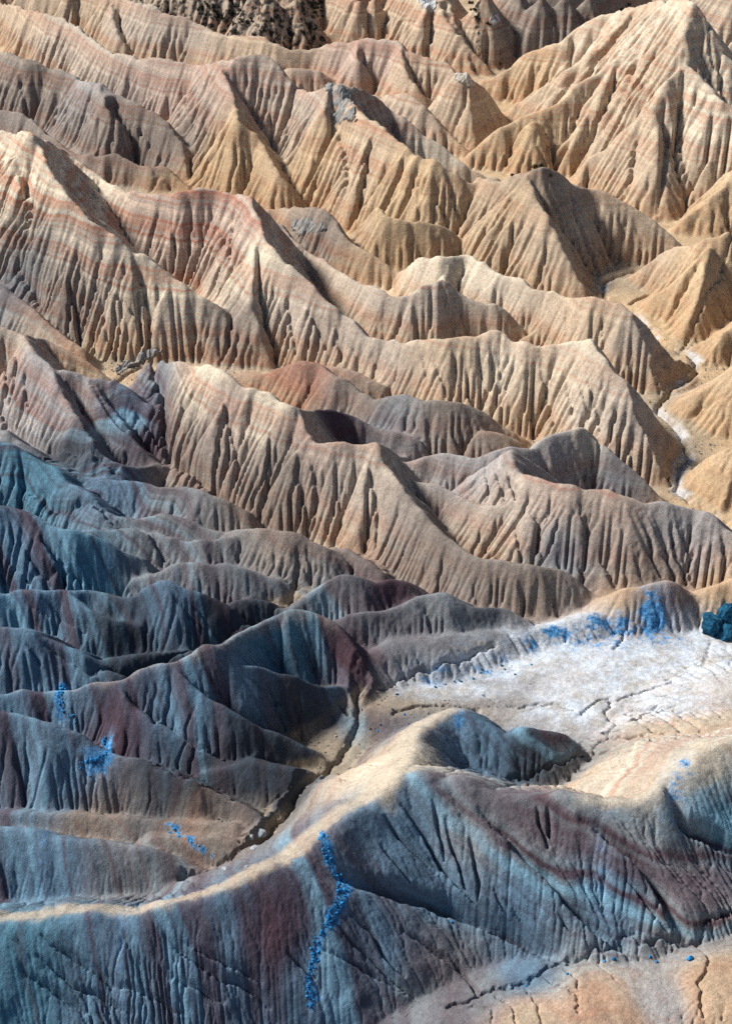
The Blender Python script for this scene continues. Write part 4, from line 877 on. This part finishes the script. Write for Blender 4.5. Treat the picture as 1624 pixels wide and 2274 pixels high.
# ------------------------------------------------------------------ the land beyond, out to the horizon
def outer():
    nr, nt_ = 150, 360
    r = 8*np.exp(np.linspace(0, math.log(4000/8), nr))[:, None]; t = np.linspace(-math.pi, math.pi, nt_, endpoint=False)[None, :]
    x = r*np.sin(t); y = r*np.cos(t); z = wild(x, y)
    inside = (r > R0*0.97) & (r < R1*1.02) & (np.abs(t) < TH*1.02)
    z = np.where(inside, -9.0, z) - 0.0
    i = np.arange(nr*nt_).reshape(nr, nt_); j = np.roll(i, -1, axis=1)
    f = np.stack([i[:-1], i[1:], j[1:], j[:-1]], -1).reshape(-1, 4)
    me = bpy.data.meshes.new('terrain'); me.from_pydata(np.stack([x, y, z], -1).reshape(-1, 3).tolist(), [], f.tolist())
    me.polygons.foreach_set('use_smooth', np.ones(len(me.polygons), bool))
    a_ = me.attributes.new('albedo', 'FLOAT_COLOR', 'POINT'); a_.data.foreach_set('color', np.tile(np.array([.42,.34,.26,1], np.float32), nr*nt_))
    a_ = me.attributes.new('strata', 'FLOAT', 'POINT'); a_.data.foreach_set('value', z.astype(np.float32).ravel())
    a_ = me.attributes.new('band', 'FLOAT', 'POINT'); a_.data.foreach_set('value', np.full(nr*nt_, .5, np.float32))
    me.materials.append(mat)
    o = bpy.data.objects.new('terrain', me); scn.collection.objects.link(o)
    o['kind'] = 'structure'; o['label'] = 'bare badland hills stretching away to the horizon'; o['category'] = 'terrain'
outer()

# ------------------------------------------------------------------ things lying on the ground
def simple_mat(name, c1, c2, scale, bumpd=0.15, rough=0.9):
    m_ = bpy.data.materials.new(name); m_.use_nodes = True; t = m_.node_tree; b = t.nodes['Principled BSDF']
    b.inputs['Roughness'].default_value = rough; b.inputs['Specular IOR Level'].default_value = 0.2
    p = nn(t, 'ShaderNodeNewGeometry').outputs['Position']; n1 = noise(t, scale, 4, 0.65, p)
    t.links.new(mixc(t, ramp(t, n1, [(.35, 0.0), (.65, 1.0)]), c1, c2), b.inputs['Base Color'])
    bp = nn(t, 'ShaderNodeBump'); bp.inputs['Strength'].default_value = 0.8; bp.inputs['Distance'].default_value = bumpd
    t.links.new(n1, bp.inputs['Height']); t.links.new(bp.outputs[0], b.inputs['Normal'])
    return m_
M_VIVID = simple_mat('vivid_blue_mineral', (.006,.11,.30), (.03,.29,.62), 3.0)
M_DEEP = simple_mat('deep_blue_stone', (.005,.04,.085), (.015,.12,.22), 1.6, 0.4)
M_PALE = simple_mat('pale_stone', (.22,.25,.29), (.44,.46,.48), 2.0)
M_GREY = simple_mat('grey_caprock', (.20,.20,.195), (.34,.33,.315), 0.5, 0.15)
M_CHALK = simple_mat('white_chalk', (.40,.42,.45), (.60,.60,.58), 0.6, 0.12)
M_TIP = simple_mat('cream_rock', (.42,.37,.31), (.60,.55,.48), 0.7, 0.12)
M_SHRUB = simple_mat('dark_shrub', (.018,.022,.012), (.045,.045,.028), 2.0, 0.05)
import bmesh
def rock_mesh(name, seed, m_, sub=2, squash=0.8, rough=0.28):
    g = np.random.default_rng(seed); bm = bmesh.new(); bmesh.ops.create_icosphere(bm, subdivisions=sub, radius=1.0)
    pl = g.normal(size=(7, 3)); pl /= np.linalg.norm(pl, axis=1)[:, None]; cut = 0.55 + 0.35*g.random(7)
    for v_ in bm.verts:
        p = np.array(v_.co); 
        for q, cc in zip(pl, cut):
            e = p @ q - cc
            if e > 0: p = p - q*e
        p = p*(1 + rough*0.3*g.standard_normal()); p[2] *= squash; v_.co = p
    me = bpy.data.meshes.new(name); bm.to_mesh(me); bm.free(); me.materials.append(m_); return me
def put(name, me, loc, size, parent=None, rz=None, sink=0.3):
    o = bpy.data.objects.new(name, me); scn.collection.objects.link(o)
    sx, sy, sz = size if isinstance(size, tuple) else (size, size, size)
    o.location = (loc[0], loc[1], loc[2] + sz*(0.8 - 2*sink)*0.8); o.scale = (sx, sy, sz)
    o.rotation_euler = (random.uniform(-.3, .3), random.uniform(-.3, .3), random.uniform(0, 6.28) if rz is None else rz)
    if parent: o.parent = parent
    return o
def tag(o, label, cat, group=None, kind=None):
    o['label'] = label; o['category'] = cat
    if group: o['group'] = group
    if kind: o['kind'] = kind
    return o
# the vivid blue veins: strings of clods
CLOD = [rock_mesh('clod', 900+i, M_VIVID, 1, 0.8, 0.5) for i in range(5)]
def vein(label, path, n, seed, group='blue mineral veins'):
    """path: (u, v, half width in picture points)"""
    g = random.Random(seed); root = bpy.data.objects.new('mineral_vein', None); scn.collection.objects.link(root)
    x, y, z = hit(*path[0][:2]); root.location = (x, y, z); tag(root, label, 'mineral vein', group)
    seg = [math.hypot(b[0]-a[0], b[1]-a[1])*(a[2]+b[2]) for a, b in zip(path[:-1], path[1:])]; tot = sum(seg)
    for k_ in range(n):
        t = (k_ + g.random())/n*tot; i = 0
        while i < len(seg)-1 and t > seg[i]: t -= seg[i]; i += 1
        f = min(1, t/seg[i]); a, b = path[i], path[i+1]; w = a[2] + (b[2]-a[2])*f
        u, v = a[0] + (b[0]-a[0])*f + g.uniform(-w, w), a[1] + (b[1]-a[1])*f + g.uniform(-3, 3)
        x2, y2, z2 = hit(u, v); mpp = math.dist((x2, y2, z2), (0, 0, CAMH))/FPX
        sz = mpp*(1.4 + 3.6*g.random()**2.2)*(0.8 if w < 7 else 1.0)
        o = bpy.data.objects.new('clod', g.choice(CLOD)); scn.collection.objects.link(o); o.parent = root
        o.location = (x2 - x, y2 - y, z2 - z + sz*0.08); o.scale = (sz*g.uniform(.8, 1.3), sz*g.uniform(.8, 1.3), sz*g.uniform(.35, .7)); o.rotation_euler = (g.uniform(-.4,.4), g.uniform(-.4,.4), g.uniform(0,6.3))
for lab_, path, n_, sd_ in VEINS: vein(lab_, path, n_, sd_)
# boulders, blocks and loose stones
BIG = [rock_mesh('boulder', 40+i, M_DEEP, 3, 1.0, 0.22) for i in range(3)]
for i, (u, v, w, h, lab) in enumerate([(1576,1384,27,30,'rounded teal-blue boulder on the rim of the white flat, right border'),(1608,1366,24,36,'tall dark blue boulder behind the rounded one, right border'),(1604,1398,30,20,'low dark blue boulder lying before the tall one, right border')]):
    x, y, z = hit(u, v + h*0.6); mpp = math.dist((x, y, z), (0, 0, CAMH))/FPX
    tag(put('boulder', BIG[i], (x, y, z), (w*mpp, w*mpp*0.9, h*mpp*1.15), rz=i*1.1, sink=0.2), lab, 'boulder', 'dark blue boulders')
BLK = [rock_mesh('stone_block', 60+i, M_PALE, 2, 0.7, 0.2) for i in range(3)]
for i, (u, v, w, lab) in enumerate([(577,1862,16,'largest pale blue-grey stone block beside the crack in the mud valley'),(558,1868,8,'pale stone block leaning on the largest one in the mud valley'),(566,1885,10,'pale stone block just below the crack in the mud valley'),(500,1931,9,'small white stone block where the mud valley narrows'),(548,1925,7,'small pale stone block near the cream-lit crest')]):
    x, y, z = hit(u, v); mpp = math.dist((x, y, z), (0, 0, CAMH))/FPX
    tag(put('stone_block', BLK[i % 3], (x, y, z), (w*mpp, w*mpp*0.9, w*mpp*0.8)), lab, 'stone', 'pale stone blocks')
STN = [rock_mesh('stone', 80+i, M_VIVID if i == 2 else M_DEEP, 1, 0.7, 0.4) for i in range(3)]
for u, v, w, lab in [(1530,2131,9,'largest bright blue stone in the crack below the foreground ridge'),(1440,2131,4,'small blue stone in the crack left of the largest blue one'),(1455,2139,4,'small blue stone just under the crack left of the largest blue one'),(1340,2134,5,'blue stone in the middle of the bottom crack'),(1360,2131,5,'tiny blue stone right of the middle one in the bottom crack'),(1258,2164,4,'pale blue stone on the tan mound by the crack'),(1165,2192,4,'blue stone at the left end of the tan mound'),(1002,2049,4,'lone blue stone low on the foreground face')]:
    x, y, z = hit(u, v); mpp = math.dist((x, y, z), (0, 0, CAMH))/FPX
    tag(put('stone', STN[2], (x, y, z), w*mpp), lab, 'stone', 'blue stones along the bottom crack')
g = random.Random(12)
for k_ in range(26):
    t = g.random(); u = 850 + 330*t + g.uniform(-12, 12); v = 1548 - 75*t + g.uniform(-16, 16)
    if k_ > 19: u, v = g.uniform(790, 960), g.uniform(1575, 1625)
    x, y, z = hit(u, v); mpp = math.dist((x, y, z), (0, 0, CAMH))/FPX
    if z > 1.0: continue
    tag(put('stone', STN[g.choice([0, 1, 1, 2])], (x, y, z), mpp*g.uniform(1.6, 4.2)), 'small blue stone strewn on the cracked mud beside the pale low ridge', 'stone', 'blue stones strewn on the mud')
# slabs of harder rock draped over a crest
def slab(name, label, cat, outline, m_, thick, cell, lo=0, hi_=1e9):
    P = np.array([hit(u, v, lo, hi_)[:2] for u, v in outline])
    c0 = P.min(0); n = ((P.max(0) - c0)/cell).astype(int) + 1
    inside = {}
    def isin(x, y):
        r_ = False; j = len(P)-1
        for i in range(len(P)):
            if (P[i,1] > y) != (P[j,1] > y) and x < (P[j,0]-P[i,0])*(y-P[i,1])/(P[j,1]-P[i,1]) + P[i,0]: r_ = not r_
            j = i
        return r_
    cells = [(i, j) for i in range(n[0]) for j in range(n[1]) if isin(c0[0] + (i+.5)*cell, c0[1] + (j+.5)*cell)]
    if not cells: return None
    gg = np.random.default_rng(len(outline)); top = {}; bot = {}; V_ = []; F_ = []; cs = set(cells)
    def vert(d, i, j, dz):
        if (i, j) not in d:
            x, y = c0[0] + i*cell, c0[1] + j*cell; d[(i, j)] = len(V_)
            rag = 0.12*cell*gg.standard_normal(2)
            V_.append((x + rag[0], y + rag[1], zat(x, y) + dz*(1 + 0.12*gg.standard_normal()) + (0.22*np.round(2.2*vnoise(np.array([x/1.3]), np.array([y/0.9]), 241)[0]) if dz > 0 else 0)))
        return d[(i, j)]
    for i, j in cells:
        F_.append([vert(top, *q, thick) for q in ((i,j),(i+1,j),(i+1,j+1),(i,j+1))])
        for (di, dj), (qa, qb) in {(-1,0):((i,j+1),(i,j)),(1,0):((i+1,j),(i+1,j+1)),(0,-1):((i,j),(i+1,j)),(0,1):((i+1,j+1),(i,j+1))}.items():
            if (i+di, j+dj) not in cs: F_.append([vert(top, *qb, thick), vert(top, *qa, thick), vert(bot, *qa, -0.6), vert(bot, *qb, -0.6)])
    me = bpy.data.meshes.new(name); me.from_pydata(V_, [], F_); me.materials.append(m_)
    o = bpy.data.objects.new(name, me); scn.collection.objects.link(o); return tag(o, label, cat)
zc = lambda pts, x0, y0, sc: [(0.555*(x0 + x/sc), 0.555*(y0 + y/sc)) for x, y in pts]
def near(u, v, dlt=14, z=6):
    x, y = at(u, v, z); d = math.hypot(x, y); return dict(lo=d - dlt, hi_=d + dlt)
slab('caprock', 'pale grey stone cap with a jagged edge on the long sunlit crest', 'rock', zc([(250,330),(400,260),(560,250),(750,280),(900,285),(1050,310),(1150,390),(1250,460),(1050,480),(900,475),(810,540),(910,610),(880,680),(980,790),(850,830),(650,760),(480,710),(380,650),(330,500)], 1250, 280, 5.413), M_GREY, 0.2, 0.28, **near(770, 210, 22, 12))
slab('stone_ledge', 'broken grey stone ledge beside the short brown ridge, left of centre', 'rock', zc([(100,440),(300,450),(600,480),(780,540),(900,610),(1040,690),(950,760),(700,790),(450,820),(300,830),(200,720),(100,600)], 1150, 820, 6.496), M_GREY, 0.25, 0.25, **near(690, 505, 25, 8))
slab('chalk_outcrop', 'chalky white outcrop on the far hill at the top edge', 'rock', [(925,2),(945,-2),(965,4),(968,16),(955,28),(945,22),(935,14)], M_CHALK, 0.3, 0.5, **near(948, 10, 60, 8))
slab('chalk_outcrop', 'small white outcrop right of the far gully', 'rock', [(1086,45),(1100,36),(1112,40),(1106,54),(1092,60)], M_CHALK, 0.3, 0.5, **near(1098, 48, 80, 4))
slab('crust', 'white crumbling rock tip of the pointed peak', 'rock', [(1004,166),(1016,155),(1024,152),(1040,155),(1052,168),(1054,190),(1040,196),(1022,186),(1008,180)], M_TIP, 0.12, 0.3, **near(1030, 165, 40, 14))
slab('ledge', 'pale overhanging ledge above the dark cleft, left of centre', 'rock', [(262,832),(285,818),(310,806),(335,800),(352,792),(366,786),(350,778),(325,788),(300,798),(275,812),(258,824)], M_GREY, 0.35, 0.22, **near(310, 806, 18, 1))
# shrubs
def shrub_mesh(name, seed, n=90):
    g2 = np.random.default_rng(seed); V_ = []; F_ = []
    for q in range(n):
        d = g2.normal(size=3); d /= np.linalg.norm(d); d[2] = abs(d[2]); c_ = d*(0.35 + 0.65*g2.random())*np.array([1, 1, .8]); a_ = g2.normal(size=3)*0.16; b_ = g2.normal(size=3)*0.16
        k_ = len(V_); V_ += [tuple(c_ - a_), tuple(c_ + b_), tuple(c_ + a_), tuple(c_ - b_)]; F_.append((k_, k_+1, k_+2, k_+3))
    for q in range(4):
        d = g2.normal(size=3)*0.3; k_ = len(V_); V_ += [(-.05, 0, -.3), (.05, 0, -.3), (d[0], d[1], .6)]; F_.append((k_, k_+1, k_+2))
    me = bpy.data.meshes.new(name); me.from_pydata(V_, [], F_); me.materials.append(M_SHRUB); return me
SHR = [shrub_mesh('shrub', 500+i) for i in range(4)]
for u, v, w, lab in [(1136,391,5,'dark shrub left of the tan hill top'),(1186,371,7,'dark shrub on the very top of the tan hill'),(1200,370,6,'dark shrub right beside the one on the tan hill top'),(1222,394,5,'dark shrub just below the right of the tan hill top'),
  (1044,8,7,'topmost dark shrub in the far gully'),(1053,26,6,'second dark shrub down the far gully'),(1057,41,6,'third dark shrub down the far gully'),(1084,56,7,'dark shrub right of the far gully by the white outcrop'),(1046,24,5,'dark shrub on the left bank of the far gully'),(1380,22,6,'dark shrub high in the gully of the great mountain'),(1395,14,5,'uppermost dark shrub in the gully of the great mountain')]:
    dd = near(u, v, 60, 9); x, y, z = hit(u, v, dd['lo'], dd['hi_']); mpp = math.dist((x, y, z), (0, 0, CAMH))/FPX
    tag(put('shrub', g.choice(SHR), (x, y, z), w*mpp, sink=0.4), lab, 'shrub', 'dark shrubs')
# the scrub that darkens the far slope: too dense to count
V_ = []; F_ = []; g3 = np.random.default_rng(77)
base = [np.array([v_.co[:] for v_ in me.vertices]) for me in SHR]; fcs = [[tuple(p.vertices) for p in me.polygons] for me in SHR]
for k_ in range(260):
    u, v = g3.uniform(440, 735), g3.uniform(-20, 75)
    if fbm(np.array([u]), np.array([v*2.0]), 60.0, 3, 151)[0] < -0.02: continue
    x, y, z = hit(u, v)
    i = int(np.clip((math.log(math.hypot(x, y))-lR)/(B_[1]-B_[0]), 0, nb-1)); j = int(np.clip((math.atan2(x, y)+TH)/(A_[1]-A_[0]), 0, na-1))
    li = IDENT[i, j]
    if li >= 0 and hill_keys[LINES[li][4]] not in ('far_dark',): continue
    w = g3.uniform(0.4, 1.0); q = k_ % 4; n0 = len(V_)
    V_ += [tuple(p) for p in base[q]*w + np.array([x, y, z + 0.1])]; F_ += [tuple(n0 + e for e in f) for f in fcs[q][::2]]
if V_:
    me = bpy.data.meshes.new('scrub'); me.from_pydata(V_, [], F_); me.materials.append(M_SHRUB)
    o = bpy.data.objects.new('scrub', me); scn.collection.objects.link(o); tag(o, 'dense dark scrub covering the far slope at the top', 'scrub', kind='stuff')

# loose rubble at the slope feet and along the washes: far too many pieces to count
g4 = np.random.default_rng(99); cand = np.nonzero((Z < 0.35) & (SLOPE < 0.6) & (R < 230) & (SALT < 0.3) & (U > -80) & (U < 1700) & (V > 500))
pick = g4.choice(len(cand[0]), size=min(4200, len(cand[0])), replace=False); clump = fbm(X[cand][pick], Y[cand][pick], 4.0, 3, 261) + 0.35*g4.standard_normal(len(pick)); pick = pick[clump > 0.12]
tv = np.array([(1,1,1),(1,-1,-1),(-1,1,-1),(-1,-1,1),(0.2,0.1,1.3),(1.2,-0.3,0.2)], float)*0.6
tf = [(0,4,1),(0,2,4),(2,3,4),(3,1,4),(0,1,5),(1,2,5),(0,5,2),(1,3,2)]; V_ = []; F_ = []
for i, j in zip(cand[0][pick], cand[1][pick]):
    sz = (0.05 + 0.16*g4.random()**3)*R[i, j]/110; A3 = np.linalg.qr(g4.normal(size=(3, 3)))[0]; n0 = len(V_)
    V_ += [tuple(q) for q in (tv*np.array([1, 1, .7])) @ A3*sz + np.array([X[i, j], Y[i, j], Z[i, j] + 0.2*sz])]; F_ += [tuple(n0 + e for e in f) for f in tf]
me = bpy.data.meshes.new('rubble'); me.from_pydata(V_, [], F_); me.materials.append(simple_mat('rubble_stone', (.14,.13,.13), (.38,.33,.27), 0.8, 0.03))
o = bpy.data.objects.new('rubble', me); scn.collection.objects.link(o); tag(o, 'loose bits of rubble strewn over the mud and along the washes', 'rubble', kind='stuff')
